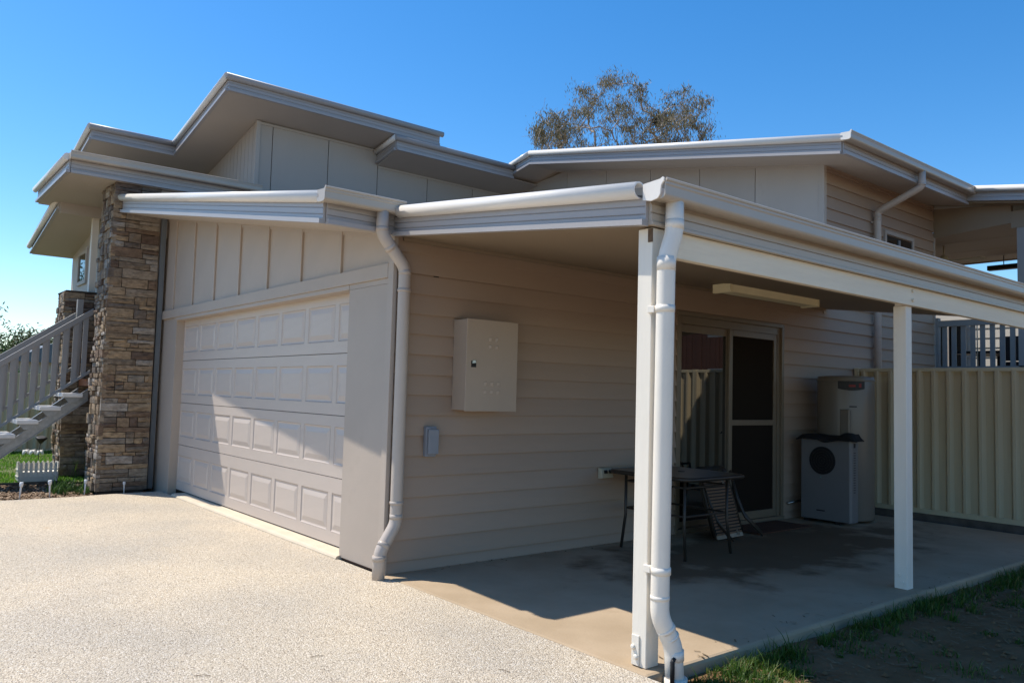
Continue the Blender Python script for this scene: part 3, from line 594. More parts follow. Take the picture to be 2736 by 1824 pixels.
MB().sweep([(0, -.006), (0, -.088), (.055, -.100)]+arc(.08, -.062, .034, -70, 0, 5)+[(.118, -.03), (.126, -.02), (.135, -.012), (.136, .004), (.128, .01), (.112, .002)], (PX-.045, YO-.0, 2.438), (PX-.036, YO-.0, 2.438), (0, -1, 0)).build('gutter_end_cap', 'roll', pc)
run('barge_fascia', [(o, z*.88-.008) for o, z in FASC], (6.17, -.0, zp(0)), (6.17, YO, zp(YO)), (1, 0, 0), 'fascia', pc)
slab('wall_trim', 'ceil', .05, 6.15, -.034, -.021, 2.515, 2.515, .03, pc)
post = box('post', 'post', pc, .035, .13, -2.495, -2.40, .006, 2.225, .004)
box('beam', 'beam', pc, .131, 6.15, -2.492, -2.445, 2.09, 2.23, .004)
p2 = box('post', 'post', pc, 2.935, 3.03, -2.465, -2.37, .0, 2.088, .004); p2b = box('post_top', 'post', pc, 2.94, 3.02, -2.44, -2.38, 2.09, 2.19)
p3 = box('post', 'post', pc, 6.0, 6.095, -2.465, -2.37, .0, 2.088, .004)
# bolted stirrup plates
pp = box('bolt_plate', 'post', pc, .027, .034, -2.455, -2.405, .01, .16, .003)
for y, z in ((-2.42, .10), (-2.44, .055)): MB().tube([(.027, y, z), (.018, y, z), (.013, y, z)], .013, 10, taper=[.013, .013, .007]).build('bolt', 'post', pp)
for y, z in ((-2.40, .10), (-2.43, .05)): MB().tube([(2.936, y, z), (2.925, y, z)], .012, 10).build('bolt', 'post', p2)
for z in (2.20, 2.13): MB().tube([(2.98, -2.493, z), (2.98, -2.503, z), (2.98, -2.507, z)], .012, 10, taper=[.012, .012, .006]).build('bolt', 'beam', pc)
pn = pipe('downpipe', [(.10, -2.585, 2.36), (.10, -2.585, 2.20), (.055, -2.572, 2.05), (.048, -2.568, .28), (.118, -2.60, .13), (.128, -2.605, -.12)], .0465, 'pipew', pc, 26, 5)
for P_, d, h in (((.10, -2.585, 2.235), (0, 0, 1), .05), ((.055, -2.572, 2.03), (0, 0, 1), .07), ((.048, -2.568, .37), (0, 0, 1), .02), ((.122, -2.602, .09), (.05, 0, -1), .05), ((.08, -2.584, .215), (.6, -.25, -1), .02), ((.1, -2.592, .175), (.6, -.25, -1), .012)):
    collar(P_, d, .0482, 'pipew', pn, h)
for z in (1.80, .50):
    collar((.0535 if z > 1 else .05, -2.57, z), (0, 0, 1), .0498, 'pipew', pn, .035, 'pipe_bracket'); box('bracket_arm', 'pipew', pn, .02, .045, -2.525, -2.48, z-.018, z+.018, .003)
collar((.13, -2.606, -.08), (0, 0, 1), .058, 'post', pn, .12, 'drain_socket')
box('corner_strap', 'twig', pc, .029, .034, -2.50, -2.47, 2.15, 2.22)

# fluorescent batten
fl = thing('fluorescent_light', 'long cream fluorescent light batten fixed under the patio ceiling', 'light fitting', (3.9, -.68, 2.45))
zc = zp(-.68)-.212
MB().prism([(3.17, -.75, zc-.075), (3.17, -.60, zc-.075), (3.17, -.58, zc), (3.17, -.77, zc)], [(4.66, -.75, zc-.075), (4.66, -.60, zc-.075), (4.66, -.58, zc), (4.66, -.77, zc)]).build('diffuser', 'lightcase', fl, .004)
for x in (3.13, 4.66): box('end_cap', 'lightcase', fl, x, x+.04, -.775, -.575, zc-.085, zc, .003)

# ================================================================== WALL-MOUNTED THINGS
mbx = thing('meter_box', 'beige metal electrical meter box with latch, mounted on the side wall', 'meter box', (.8, -.12, 1.57))
MB().box(.545, 1.045, -.195, -.02, 1.215, 1.925).build('case', 'metal_box', mbx, .004)
MB().box(.538, 1.052, -.208, -.197, 1.208, 1.928).build('door', 'metal_box', mbx, .003)
lat = box('latch', 'dark', mbx, .587, .635, -.2095, -.208, 1.55, 1.60)
MB().prism([(.597, -.214, 1.60), (.622, -.214, 1.605), (.634, -.214, 1.585), (.595, -.214, 1.58)], [(.597, -.209, 1.60), (.622, -.209, 1.605), (.634, -.209, 1.585), (.595, -.209, 1.58)]).build('latch_lever', 'chrome', lat)
def louvre(x, z):
    v = MB().prism([(x, -.2085, z), (x+.026, -.2085, z), (x+.026, -.2085, z+.03), (x, -.2085, z+.03)], [(x, -.2085, z+.002), (x+.022, -.217, z+.004), (x+.022, -.217, z+.027), (x, -.2085, z+.028)]); v.build('louvre', 'metal_box', mbx)
for x in (.755, .82):
    for z in (1.76, 1.70): louvre(x, z)
for x in (.715, .78, .845):
    for z in (1.41, 1.345): louvre(x, z)
jb = thing('junction_box', 'small grey plastic junction box on the side wall below the meter box', 'junction box', (.36, -.05, .96))
MB().box(.29, .39, -.06, -.02, .855, 1.085).build('base', 'grey_plastic', jb, .008)
MB().box(.30, .395, -.085, -.061, .875, 1.065).build('cover', 'grey_plastic', jb, .006)
for z in (.95, .97): MB().tube([(.396, -.05, z), (.402, -.05, z)], .006, 8).build('screw', 'black', jb)
gp = thing('power_outlet', 'cream weatherproof double power outlet low on the side wall beside the table', 'power outlet', (2.3, -.05, .65))
MB().prism([(2.20, -.022, .60), (2.36, -.022, .60), (2.36, -.022, .70), (2.20, -.022, .70)], [(2.21, -.075, .61), (2.35, -.075, .61), (2.35, -.055, .69), (2.21, -.055, .69)]).build('cover', 'cream_plastic', gp, .003)
for x in (2.235, 2.30): MB().prism([(x, -.067, .65), (x+.04, -.067, .65), (x+.04, -.060, .68), (x, -.060, .68)], [(x, -.073, .65), (x+.04, -.073, .65), (x+.04, -.066, .68), (x, -.066, .68)]).build('socket', 'black', gp)

# ================================================================== WATER HEATER
wh = thing('water_heater', 'tall pale hot water tank joined to a grey heat pump cabinet in the patio corner', 'water heater', (5.7, -.45, 0))
TC = Vector((5.85, -.45, 0)); TR = .31
mb = MB(); mb.tube([TC+Vector((0, 0, z)) for z in (.03, .05, 1.63, 1.655, 1.66)], TR, 48, taper=[TR-.01, TR, TR, TR-.006, TR-.05]); tank = mb.build('tank', 'tank', wh)
MB().tube([TC+Vector((0, 0, 1.60)), TC+Vector((0, 0, 1.625))], TR+.006, 48).build('rim', 'tank', wh)
def arcpatch(a0, a1, z0, z1, rr, sag=0, n=10):
    mb = MB(); vs = []
    for i in range(n+1):
        a = R(a0+(a1-a0)*i/n); d = sag*(1-(2*i/n-1)**2)
        for z, r_ in ((z0-d, rr), (z1, rr), (z1, TR-.005), (z0-d, TR-.005)): vs.append((TC.x+r_*math.cos(a), TC.y+r_*math.sin(a), z))
    fs = [(4*i+k, 4*i+(k+1) % 4, 4*i+4+(k+1) % 4, 4*i+4+k) for i in range(n) for k in range(4)]+[(0, 1, 2, 3), (4*n+3, 4*n+2, 4*n+1, 4*n)]
    return mb.add(vs, fs)
bd = arcpatch(193, 247, 1.515, 1.60, TR+.006, .02).build('badge', 'black', wh)
arcpatch(214, 227, 1.535, 1.56, TR+.010).build('red_lettering', 'red', bd); arcpatch(234, 239, 1.53, 1.575, TR+.010).build('red_emblem', 'red', bd)
box('element_cover', 'tank', wh, 5.53, 5.585, -.66, -.55, .95, 1.28, .01)
arcpatch(215, 230, 1.305, 1.32, TR+.002).build('small_label', 'black', wh)
MB().prism([(5.37, -.17, .04), (5.53, -.17, .04), (5.53, -.765, .04), (5.40, -.765, .04), (5.375, -.745, .04)], [(5.37, -.17, .93), (5.53, -.17, .93), (5.53, -.765, .93), (5.40, -.765, .93), (5.375, -.745, .93)]).build('cabinet', 'unit', wh, .006)
MB().tube([(5.372, -.43, .70), (5.362, -.43, .70)], .155, 40).build('fan_opening', 'black', wh)
for k in range(5): MB().tube([(5.359, -.43+.03*(k+.2)*math.cos(t), .70+.03*(k+.2)*math.sin(t)) for t in [i*math.pi/12 for i in range(25)]], .002, 4).build('guard_ring', 'tube', wh)
MB().tube([(5.372, -.41, .515), (5.366, -.41, .515)], .005, 8).build('indicator', 'teal', wh)
box('vent_display', 'black', wh, 5.43, 5.465, -.769, -.763, .86, .91)
for k in range(17): box('vent_slot', 'black', wh, 5.43, 5.47, -.768, -.763, .80-.027*k, .808-.027*k)
for y in (-.25, -.62): box('foot', 'black', wh, 5.40, 5.6, y, y+.06, .004, .05)
box('maker_label', 'black', wh, 5.3685, 5.3702, -.46, -.36, .135, .15)
MB().tube([(5.62, -.12, .2), (5.5, -.06, .2), (5.3, -.04, .18)], .012, 8).build('copper_pipe', 'chrome', wh)
# cloth on cabinet
mb = MB(); nx, ny = 14, 22; vs = []
for i in range(nx+1):
    for j in range(ny+1):
        u = i/nx; v = j/ny; x = 5.325+.215*u; y = -.13-.70*v
        ed_ = min(u, 1.15-u, v, 1-v); z = .965+.03*N(x, y, 2, 7)+.035*v+(.02*math.sin(v*9))
        if ed_ < .08: z -= .045*(1-ed_/.08)
        if v > .93: z -= .03
        vs.append((x, y, z))
mb.add(vs, [(i*(ny+1)+j, (i+1)*(ny+1)+j, (i+1)*(ny+1)+j+1, i*(ny+1)+j+1) for i in range(nx) for j in range(ny)], True)
k = len(mb.v); base = [(v[0], v[1], .932) for v in vs]
bd_ = [i*(ny+1) for i in range(nx+1)]+[nx*(ny+1)+j for j in range(1, ny+1)]+[i*(ny+1)+ny for i in range(nx-1, -1, -1)]+[j for j in range(ny-1, 0, -1)]
mb.add([vs[i] for i in bd_]+[base[i] for i in bd_], [(i, (i+1) % len(bd_), len(bd_)+(i+1) % len(bd_), len(bd_)+i) for i in range(len(bd_))])
tag(mb.build('folded_cloth', 'cloth'), 'crumpled black cloth lying on top of the heat pump cabinet', 'cloth')

# ================================================================== TABLE AND FOLDED CHAIRS
tb = thing('patio_table', 'dark brown rectangular outdoor table with rounded corners and metal frame, behind the corner post', 'table', (2.65, -.56, 0))
def rrect(x0, x1, y0, y1, r, n=5):
    P = []
    for cx, cy, a in ((x1-r, y1-r, 0), (x0+r, y1-r, 90), (x0+r, y0+r, 180), (x1-r, y0+r, 270)):
        P += [(cx+r*math.cos(R(a+90*i/n)), cy+r*math.sin(R(a+90*i/n))) for i in range(n+1)]
    return P
rr = rrect(2.22, 3.04, -1.03, -.12, .10)
MB().prism([(x, y, .69) for x, y in rr], [(x, y, .70) for x, y in rr]).build('tabletop', 'table', tb)
MB().tube([(x, y, .682) for x, y in rr+rr[:1]], .018, 8, cap=False).build('rim', 'tube', tb)
MB().tube([(2.67, -.6, .70), (2.67, -.6, .705)], .03, 16).build('umbrella_hole_cap', 'tube', tb)
for x, y, dx, dy in ((2.34, -.24, -.02, .03), (2.34, -.90, -.02, -.03), (2.93, -.90, .02, -.03), (2.93, -.24, .02, .03)):
    MB().tube([(x, y, .68), (x, y, .3), (x+dx, y+dy, .006)], .0135, 8).build('leg', 'tube', tb)
for z in (.60, .36):
    MB().tube([(x, y, z) for x, y in rrect(2.34, 2.93, -.90, -.24, .05)+[(2.93, -.29)]], .010, 6).build('stretcher', 'tube', tb)
# folded sling chairs leaning on the door: local plane, x along wall, leaning back to the wall
def chair(label, detailed=True):
    t = thing('folded_chair', label, 'chair', (0, 0, 0), 'folded chairs leaning on the sliding door')
    lean = .30
    def Pt(x, h, o=0): return (x+.10*(.5-h), -.0+lean*(h/ .62)*.55-o, h)
    xs = (-.23, .23)
    for x in xs:
        MB().tube([Pt(x, .02), Pt(x*1.0, .30), Pt(x*.97, .60), Pt(x*.85, .66)], .011, 7).build('frame_tube', 'tube', t)
    for x, sx in ((-.26, -1), (.26, 1)):
        MB().tube([Pt(x, .62, .03), Pt(x-.02*sx, .36, .05), Pt(x-.02*sx, .20, .08), Pt(x+.08, .02, .16)], .011, 7).build('leg', 'tube', t)
    MB().tube([Pt(-.20, .655), Pt(.20, .655)], .011, 7).build('cross_tube', 'tube', t)
    n = 17; a = .05; b = .56; p = [Pt(-.212, .05, .004), Pt(.212, .05, .004), Pt(.212, .56, .004), Pt(-.212, .56, .004)]; MB().prism(p, [(x, y+.004, z) for x, y, z in p]).build('sling_back', 'black', t)
    mb = MB()
    for i in range(n):
        h0 = a+(b-a)*i/n; h1 = h0+(b-a)/n*.62
        p = [Pt(-.215, h0, .014), Pt(.215, h0, .014), Pt(.215, h1, .022), Pt(-.215, h1, .022)]; q = [(x, y+.006, z) for x, y, z in p]
        mb.prism(p, q)
    mb.build('sling', 'sling', t)
    for h0, h1 in ((.015, .05), (.565, .605)):
        p = [Pt(-.22, h0, .016), Pt(.22, h0, .016), Pt(.22, h1, .016), Pt(-.22, h1, .016)]; MB().prism(p, [(x, y+.012, z) for x, y, z in p]).build('end_trim', 'slingw', t)
    for x, h in ((.09, .55), (.12, .08)):
        MB().tube([Pt(x, h, .02), Pt(x, h-.04, .035), Pt(x+.02, h-.045, .035), Pt(x+.02, h, .02)], .004, 5).build('clip', 'slingw', t)
    return t
c0 = chair('folded brown sling chair nearest the table, front of the leaning stack')
labs = ['second folded chair, right behind the front one in the leaning stack', 'third folded chair in the leaning stack, mostly hidden behind two others', 'hindmost folded chair of the leaning stack, only its tube frame showing at right']
c0.location = (3.50, -.50, .006)
for i, lb in enumerate(labs):
    c = copy_tree(c0); c.location = (3.57+.065*i, -.43+.05*i, .006); c['label'] = lb
    c.rotation_euler = (0, 0, R(-1.5*i))
c0.rotation_euler = (0, 0, R(3))
tag(box('door_mat', 'mat', None, 4.0, 5.0, -.52, -.08, .005, .018, .004), 'thin reddish brown mat in front of the sliding door', 'door mat')

# ================================================================== FENCES
def colorbond(name, label, P0, P1, h, side, nrib=None, z0=0.0, plinth=True, pitch=.172, group=None):
    P0 = Vector((*P0, 0)); P1 = Vector((*P1, 0)); L = (P1-P0).length; u = (P1-P0)/L; w = Vector((u.y, -u.x, 0))*side
    t = thing(name, label, 'fence', (P0+P1)/2, group)
    # trapezoid ribs: each pan and each rib its own piece
    n = int(L/pitch)
    def pr(a, b, o0, o1):  # slab between along a..b
        return [P0+u*a+w*o0, P0+u*b+w*o0, P0+u*b+w*o1, P0+u*a+w*o1]
    panme = MB().prism([(0, 0, z0+.06), (pitch, 0, z0+.06), (pitch, .004, z0+.06), (0, .004, z0+.06)], [(0, 0, h-.03), (pitch, 0, h-.03), (pitch, .004, h-.03), (0, .004, h-.03)])
    ribp = [(-.048, 0), (-.016, -.048), (.016, -.048), (.048, 0), (.042, .002), (.012, -.042), (-.012, -.042), (-.042, .002)]
    rib = MB().prism([(x, y, z0+.06) for x, y in ribp], [(x, y, h-.03) for x, y in ribp])
    rot = math.atan2(u.y, u.x); flip = -side
    ms = []
    for mbb, nm in ((panme, 'fence_sheet'), (rib, 'fence_rib')):
        mb2 = MB(); c, s_ = math.cos(rot), math.sin(rot)
        mb2.add([(x*c-(y*-flip)*s_*-1*-1, x*s_+(y*-flip)*c, z) for x, y, z in mbb.v], mbb.f)
        mb2.v = [((u*v[0]-w*v[1]).x, (u*v[0]-w*v[1]).y, v[2]) for v in mbb.v]
        ms.append((nm, mb2.mesh(nm, M['fence'])))
    for i in range(n):
        place(ms[0][0], ms[0][1][0], ms[0][1][1]+P0+u*(i*pitch), t)
        place(ms[1][0], ms[1][1][0], ms[1][1][1]+P0+u*((i+.5)*pitch), t)
    for za, zb_, o in ((h-.045, h, .035), (z0+.0, z0+.06, .032)):
        A = [P0-w*.03, P0+w*o, P0+w*o+u*L, P0-w*.03+u*L]
        MB().prism([p+Vector((0, 0, za)) for p in A], [p+Vector((0, 0, zb_)) for p in A]).build('fence_rail', 'fencerail', t, .004)
    x = 0
    while x <= L+.01:
        A = [P0+u*(x-.03)-w*.032, P0+u*(x-.03)+w*.040, P0+u*(x+.03)+w*.040, P0+u*(x+.03)-w*.032]
        MB().prism([p+Vector((0, 0, -.1)) for p in A], [p+Vector((0, 0, h+.005)) for p in A]).build('fence_post', 'fencerail', t, .004); x += 2.36
    return t
colorbond('steel_fence', 'cream ribbed steel fence closing off the patio behind the water heater', (6.9, -.06), (6.9, -7.6), 1.80, 1, z0=.06)
tag(box('fence_plinth', 'earth_edge', None, 6.86, 6.95, -7.6, -.1, -.1, .058), 'dark timber plinth board under the cream patio fence', 'plinth')
colorbond('steel_fence', 'cream ribbed steel fence across the lawn behind the front stairs', (-9.0, 13.0), (3.5, 13.0), 1.50, 1, z0=-.05)
# neighbour building reflected in the glass door
sh = thing('neighbour_shed', 'tall dark brown boarded wall of a neighbouring shed, mirrored in the sliding door glass', 'shed', (14, -8, 0))
y = -10.5
while y < -5.6:
    wd = random.uniform(.10, .2); MB().box(13.95+random.uniform(0, .03), 14.02, y, y+wd-.01, 0, 3.15+random.uniform(-.03, .03)).build('board', 'brownwall', sh); y += wd
box('wall', 'dark', sh, 14.03, 14.2, -10.5, -5.6, 0, 3.1)
box('corner_post', 'planter', sh, 13.94, 14.1, -5.58, -5.4, 0, 3.2)

# ================================================================== STONE PILLARS
def pillar(name, label, loT, loB, H, depthB, depthT, wT, wB, seed):
    """front (-Y) face from X=loB..loB+wB at z=0 to loT.. at top"""
    rnd = random.Random(seed); t = thing(name, label, 'stone pillar', (loB[0]+wB/2, loB[1]+depthB/2, 0))
    def fr(z, k):  # k corner: 0 = (-x,-y), 1 = (+x,-y), 2=(+x,+y), 3=(-x,+y)
        s = z/H; x0 = loB[0]+(loT[0]-loB[0])*s; y0 = loB[1]+(loT[1]-loB[1])*s; w = wB+(wT-wB)*s; d = depthB+(depthT-depthB)*s
        return [(x0, y0), (x0+w, y0), (x0+w, y0+d), (x0, y0+d)][k]
    ins = .03; core = []
    for z in (-.08, H-.01):
        for k, (sx, sy) in enumerate(((1, 1), (-1, 1), (-1, -1), (1, -1))): x, y = fr(max(z, 0), k); core.append((x+ins*sx, y+ins*sy, z))
    MB().hexa(core).build('core', 'mortar', t)
    def stone(ax, a0, a1, z0, z1, out, endL=0, endR=0):
        g = .004; a0 += g; a1 -= g; z0 += g; z1 -= g
        if a1-a0 < .015 or z1-z0 < .01: return
        zc_ = (z0+z1)/2; nx = 3; nz = 2; j = lambda s_: rnd.uniform(-s_, s_)
        tl = j(.012)
        def pt(a, z, o):
            if ax == 0: y0 = fr(zc_, 0)[1]; return (a, y0-o, z)
            if ax == 3: x0 = fr(zc_, 0)[0]; return (x0-o, a, z)
            if ax == 1: x0 = fr(zc_, 1)[0]; return (x0+o, a, z)
            y0 = fr(zc_, 2)[1]; return (a, y0+o, z)
        F = []; ew = min(.008, (a1-a0)*.2)
        for iz in range(nz+1):
            for ix in range(nx+1):
                u = ix/nx; v = iz/nz; a = a0+(a1-a0)*u; z = z0+(z1-z0)*v
                edge = ix in (0, nx) or iz in (0, nz)
                a += j(.005) if not edge else j(.002); z += j(.004)*(1 if 0 < ix < nx else .5)+tl*(u-.5)*.25
                F.append(pt(a, z, out+(j(.006) if not edge else -.006+j(.003))))
        Bk = [pt(a0+(a1-a0)*u, z0+(z1-z0)*v, -.045) for v in (0, 1) for u in (0, 1)]
        mb = MB(); n_ = len(F); w_ = nx+1
        fs = [(iz*w_+ix, iz*w_+ix+1, (iz+1)*w_+ix+1, (iz+1)*w_+ix) for iz in range(nz) for ix in range(nx)]
        bl, br, tl_, tr = n_, n_+1, n_+2, n_+3
        fs += [tuple([bl]+list(range(0, w_))+[br])[::-1], tuple([tl_]+[nz*w_+i for i in range(w_)]+[tr]), tuple([bl]+[i*w_ for i in range(nz+1)]+[tl_]), tuple([br]+[i*w_+nx for i in range(nz+1)]+[tr])[::-1]]
        mb.add(F+Bk, fs); mb.build('stone', 'stone', t)
    def course(ax, rough):
        z = 0
        first = True
        while z < H-.02:
            h = rnd.choice([.045, .06, .075, .09, .105, .125]) if not rough else rnd.choice([.05, .065, .08, .1, .13])
            if z+h > H-.03: h = H-z
            s = (z+h/2)
            if ax in (0, 2): a0, a1 = fr(s, 0)[0]-.006, fr(s, 1)[0]+.006
            else: a0, a1 = fr(s, 0)[1]-.002, fr(s, 3)[1]+.002
            cuts = [a0]; a = a0
            while a < a1-.09:
                wdt = rnd.choice([.10, .15, .2, .26, .32, .38]) if not rough else rnd.choice([.07, .1, .14, .18])
                a += wdt
                if a > a1-.07: break
                cuts.append(a)
            cuts.append(a1)
            for c0_, c1_ in zip(cuts[:-1], cuts[1:]):
                out = rnd.uniform(-.004, .012) if not rough else rnd.uniform(-.010, .034)
                if h > .09 and rnd.random() < .35:
                    k = rnd.uniform(.35, .65)*h; stone(ax, c0_, c1_, z, z+k, out); stone(ax, c0_, c1_, z+k, z+h, out+rnd.uniform(-.006, .006))
                else: stone(ax, c0_, c1_, z, z+h, out)
            z += h
    course(0, False); course(3, True)
    # hidden faces in plainer large stones
    for ax in (1,):
        z = 0
        while z < H-.02:
            h = min(.16, H-z); a0, a1 = fr(z+h/2, 0)[1]+.01, fr(z+h/2, 3)[1]; m_ = (a0+a1)/2+rnd.uniform(-.1, .1); stone(ax, a0, m_, z, z+h, 0); stone(ax, m_, a1, z, z+h, .004); z += h
    return t
pillar('stone_pillar', 'tall ledgestone pillar of brown and grey stones at the left end of the garage front', (-.672, 5.92), (-.735, 5.76), 3.955, .62, .76, .555, .60, 5)
pr_ = pillar('stone_pier', 'short stone pier behind the stairs, carrying the white porch post', (-.845, 7.80), (-.775, 7.80), 2.655, .6, .6, .75, .75, 9)
box('cap', 'mortar', pr_, -.845, -.10, 7.79, 8.41, 2.655, 2.68, .01)
tag(box('porch_post', 'post', None, -.525, -.435, 7.93, 8.02, 2.683, 3.94, .004), 'white timber porch post standing on the short stone pier', 'post')

# ================================================================== STAIRS
st = thing('front_stairs', 'galvanised steel staircase with concrete treads and painted slat handrails, rising behind the pillar', 'stairs', (-1.5, 7, 0))
sl = .79
def zs(x): return .490+sl*(x+1.645)
for yy in (6.74, 7.40):
    A = [(-2.4, yy, zs(-2.4)-.13), (-.68, yy, zs(-.68)-.13), (-.68, yy, zs(-.68)+.01), (-2.4, yy, zs(-2.4)+.01)]
    MB().prism(A, [(x, y+.045, z) for x, y, z in A]).build('stringer', 'galv', st, .004)
    for o in (-.145, .0):
        A = [(-2.4, yy-.012, zs(-2.4)+o), (-.68, yy-.012, zs(-.68)+o), (-.68, yy-.012, zs(-.68)+o+.015), (-2.4, yy-.012, zs(-2.4)+o+.015)]
        MB().prism(A, [(x, y+.058, z) for x, y, z in A]).build('stringer_flange', 'galv', st)
nt_ = -3
for k in range(-3, 4):
    x1 = -1.493+.247*k; z1 = .637+.178*k     # right front corner
    MB().box(x1-.245, x1, 6.70, 7.42, z1-.022, z1+.028).build('tread', 'conc_tread', st, .006)
    MB().prism([(x1-.22, 6.715, z1-.022), (x1-.02, 6.715, z1-.022), (x1-.06, 6.715, z1-.085), (x1-.16, 6.715, z1-.095)], [(x1-.22, 6.727, z1-.022), (x1-.02, 6.727, z1-.022), (x1-.06, 6.727, z1-.085), (x1-.16, 6.727, z1-.095)]).build('tread_bracket', 'galv', st)
def rail(y, ztop, zlow, nx0, pitch, nb, newel=None, xr=-.60):
    f = lambda x: ztop+.738*(x+1.682); g = lambda x: zlow+.742*(x+1.006)
    A = [(-2.9, y, f(-2.9)-.088), (xr, y, f(xr)-.088), (xr, y, f(xr)), (-2.9, y, f(-2.9))]; MB().prism(A, [(x, yy+.045, z) for x, yy, z in A]).build('handrail', 'rail', st, .004)
    A = [(-2.9, y, g(-2.9)-.045), (xr, y, g(xr)-.045), (xr, y, g(xr)), (-2.9, y, g(-2.9))]; MB().prism(A, [(x, yy+.04, z) for x, yy, z in A]).build('bottom_rail', 'rail', st, .003)
    for i in range(nb):
        x = nx0-pitch*i; a, b = x-.031, x+.031
        MB().hexa([(a, y+.01, g(a)), (b, y+.01, g(b)), (b, y+.03, g(b)), (a, y+.03, g(a)), (a, y+.01, f(a)-.088), (b, y+.01, f(b)-.088), (b, y+.03, f(b)-.088), (a, y+.03, f(a)-.088)]).build('baluster', 'rail', st)
rail(7.12, 1.588, 1.222, -.682, .1195, 14)
rail(7.43, 1.656, 1.388, -.85, .1195, 13, xr=-.765)
box('newel', 'rail', st, -.750, -.672, 7.42, 7.50, 1.4, 2.525, .004)

# ================================================================== SMALL GARDEN THINGS
pb = thing('picket_planter', 'small white plastic picket-fence planter box in the garden bed', 'planter', (-1.15, 7.3, 0))
px0, px1, py0, py1 = -1.36, -.90, 7.22, 7.46
def picket(x, y, dx, dy, h=.24, z=.02):
    A = [(x-dx*.018, y-dy*.018, z), (x+dx*.018, y+dy*.018, z), (x+dx*.018, y+dy*.018, z+h-.03), (x+dx*.011, y+dy*.011, z+h-.01), (x, y, z+h), (x-dx*.011, y-dy*.011, z+h-.01), (x-dx*.018, y-dy*.018, z+h-.03)]
    return MB().prism(A, [(a+dy*.008, b+dx*.008, c) for a, b, c in A]).build('picket', 'planter', pb)
for i in range(8):
    x = px0+(px1-px0)*(i+.5)/8; picket(x, py0, 1, 0); picket(x, py1, 1, 0)
for i in range(4):
    y = py0+(py1-py0)*(i+.5)/4; picket(px0, y, 0, 1); picket(px1, y, 0, 1)
for z in (.06, .15):
    box('rail', 'planter', pb, px0, px1, py0-.008, py0-.0005, z, z+.014); box('rail', 'planter', pb, px0-.008, px0-.0005, py0, py1, z, z+.014)
box('liner', 'planter', pb, px0+.012, px1-.002, py0+.012, py1-.002, .0, .13)
sp = thing('solar_light', 'white solar stake light at the left, on the mulch before the planter', 'garden light', (0, 0, 0), 'solar stake lights along the garden bed')
MB().tube([(0, 0, 0), (0, 0, .15), (.0, 0, .16)], .008, 8, taper=[.007, .011, .011]).build('stake', 'solar', sp)
MB().tube([(0, 0, .155), (0, 0, .175), (0, 0, .20), (0, 0, .215)], .02, 12, taper=[.012, .02, .022, .018]).build('lamp_head', 'solar', sp)
sp.location = (-1.556, 5.62, -.04); sp.rotation_euler = (R(2), R(3), 0)
for (x, y, lb, s_) in ((-1.248, 5.62, 'white solar stake light before the right end of the planter', 1), (-.86, 5.72, 'white solar stake light beside the foot of the stone pillar', .9), (-.44, 5.60, 'short white stake light in front of the broad face of the stone pillar', .75)):
    c = copy_tree(sp); c.location = (x, y, -.03); c['label'] = lb; c.scale = (s_,)*3; c.rotation_euler = (R(random.uniform(-4, 4)), R(random.uniform(-4, 4)), 0)
fl_ = thing('flower_ornament', 'black metal flower ornament on a thin stem on the lawn', 'garden ornament', (-.98, 8.3, 0))
MB().tube([(-.98, 8.3, -.03), (-.972, 8.3, .3), (-.96, 8.3, .44)], .005, 6).build('stem', 'ornament', fl_)
MB().tube([(-.96, 8.3, .44), (-.957, 8.29, .48), (-.955, 8.285, .52), (-.955, 8.28, .535)], .06, 9, taper=[.02, .05, .085, .055]).build('flower_head', 'ornament', fl_)
tag(box('bed_edging', 'earth_edge', None, -8, -.9, 7.19, 7.22, -.06, .0), 'dark timber edging between the mulch bed and the lawn', 'edging')
for i, (x, y) in enumerate(((-.62, 11.9), (-.42, 11.7), (-.52, 11.82), (-.18, 11.2), (-.08, 11.1))):
    mb = MB(); r_ = .05; a = i
    mb.tube([(x-r_, y, -.02), (x-r_*.5, y, .06), (x+r_*.4, y+.02, .07), (x+r_, y, -.01)], r_, 8, taper=[.015, .035, .04, .015])
    tag(mb.build('white_rock', 'conc_tread'), ['pale rock at the left end of the row below the lawn fence', 'pale rock second from left below the lawn fence', 'pale rock in the middle of the row below the lawn fence', 'pale rock right of the flower ornament below the lawn fence', 'pale rock nearest the pier below the lawn fence'][i], 'rock', 'pale rocks below the lawn fence')
tap = thing('irrigation_riser', 'short dark garden hose riser between the corner post and the white downpipe', 'garden tap', (.1, -2.55, 0))
MB().tube([(.075, -2.63, -.1), (.075, -2.63, .07), (.09, -2.63, .085)], .011, 8).build('stem', 'ornament', tap)

# ================================================================== VEGETATION
def blades(name, m, pts, hmin, hmax, wd, lean=.5, kind='stuff', seg=3):
    vs = []; fs = []
    for (x, y, z, s_) in pts:
        h = random.uniform(hmin, hmax)*s_; a = random.uniform(0, 6.283); l_ = random.uniform(.1, lean)*h; dx, dy = math.cos(a), math.sin(a); wx, wy = -dy, dx; w = wd*random.uniform(.6, 1.3); k = len(vs)
        for i in range(seg):
            t = i/seg; ww = w*(1-t*.6); px = x+dx*l_*t*t; py = y+dy*l_*t*t; pz = z+h*t*(1-.25*t*lean)
            vs += [(px-wx*ww, py-wy*ww, pz), (px+wx*ww, py+wy*ww, pz)]
        vs.append((x+dx*l_, y+dy*l_, z+h*(1-.25*lean)))
        for i in range(seg-1): fs.append((k+2*i, k+2*i+1, k+2*i+3, k+2*i+2))
        fs.append((k+2*seg-2, k+2*seg-1, k+2*seg))
    mb = MB(); mb.v = vs; mb.f = fs; mb.sm = [False]*len(fs)
    return mb
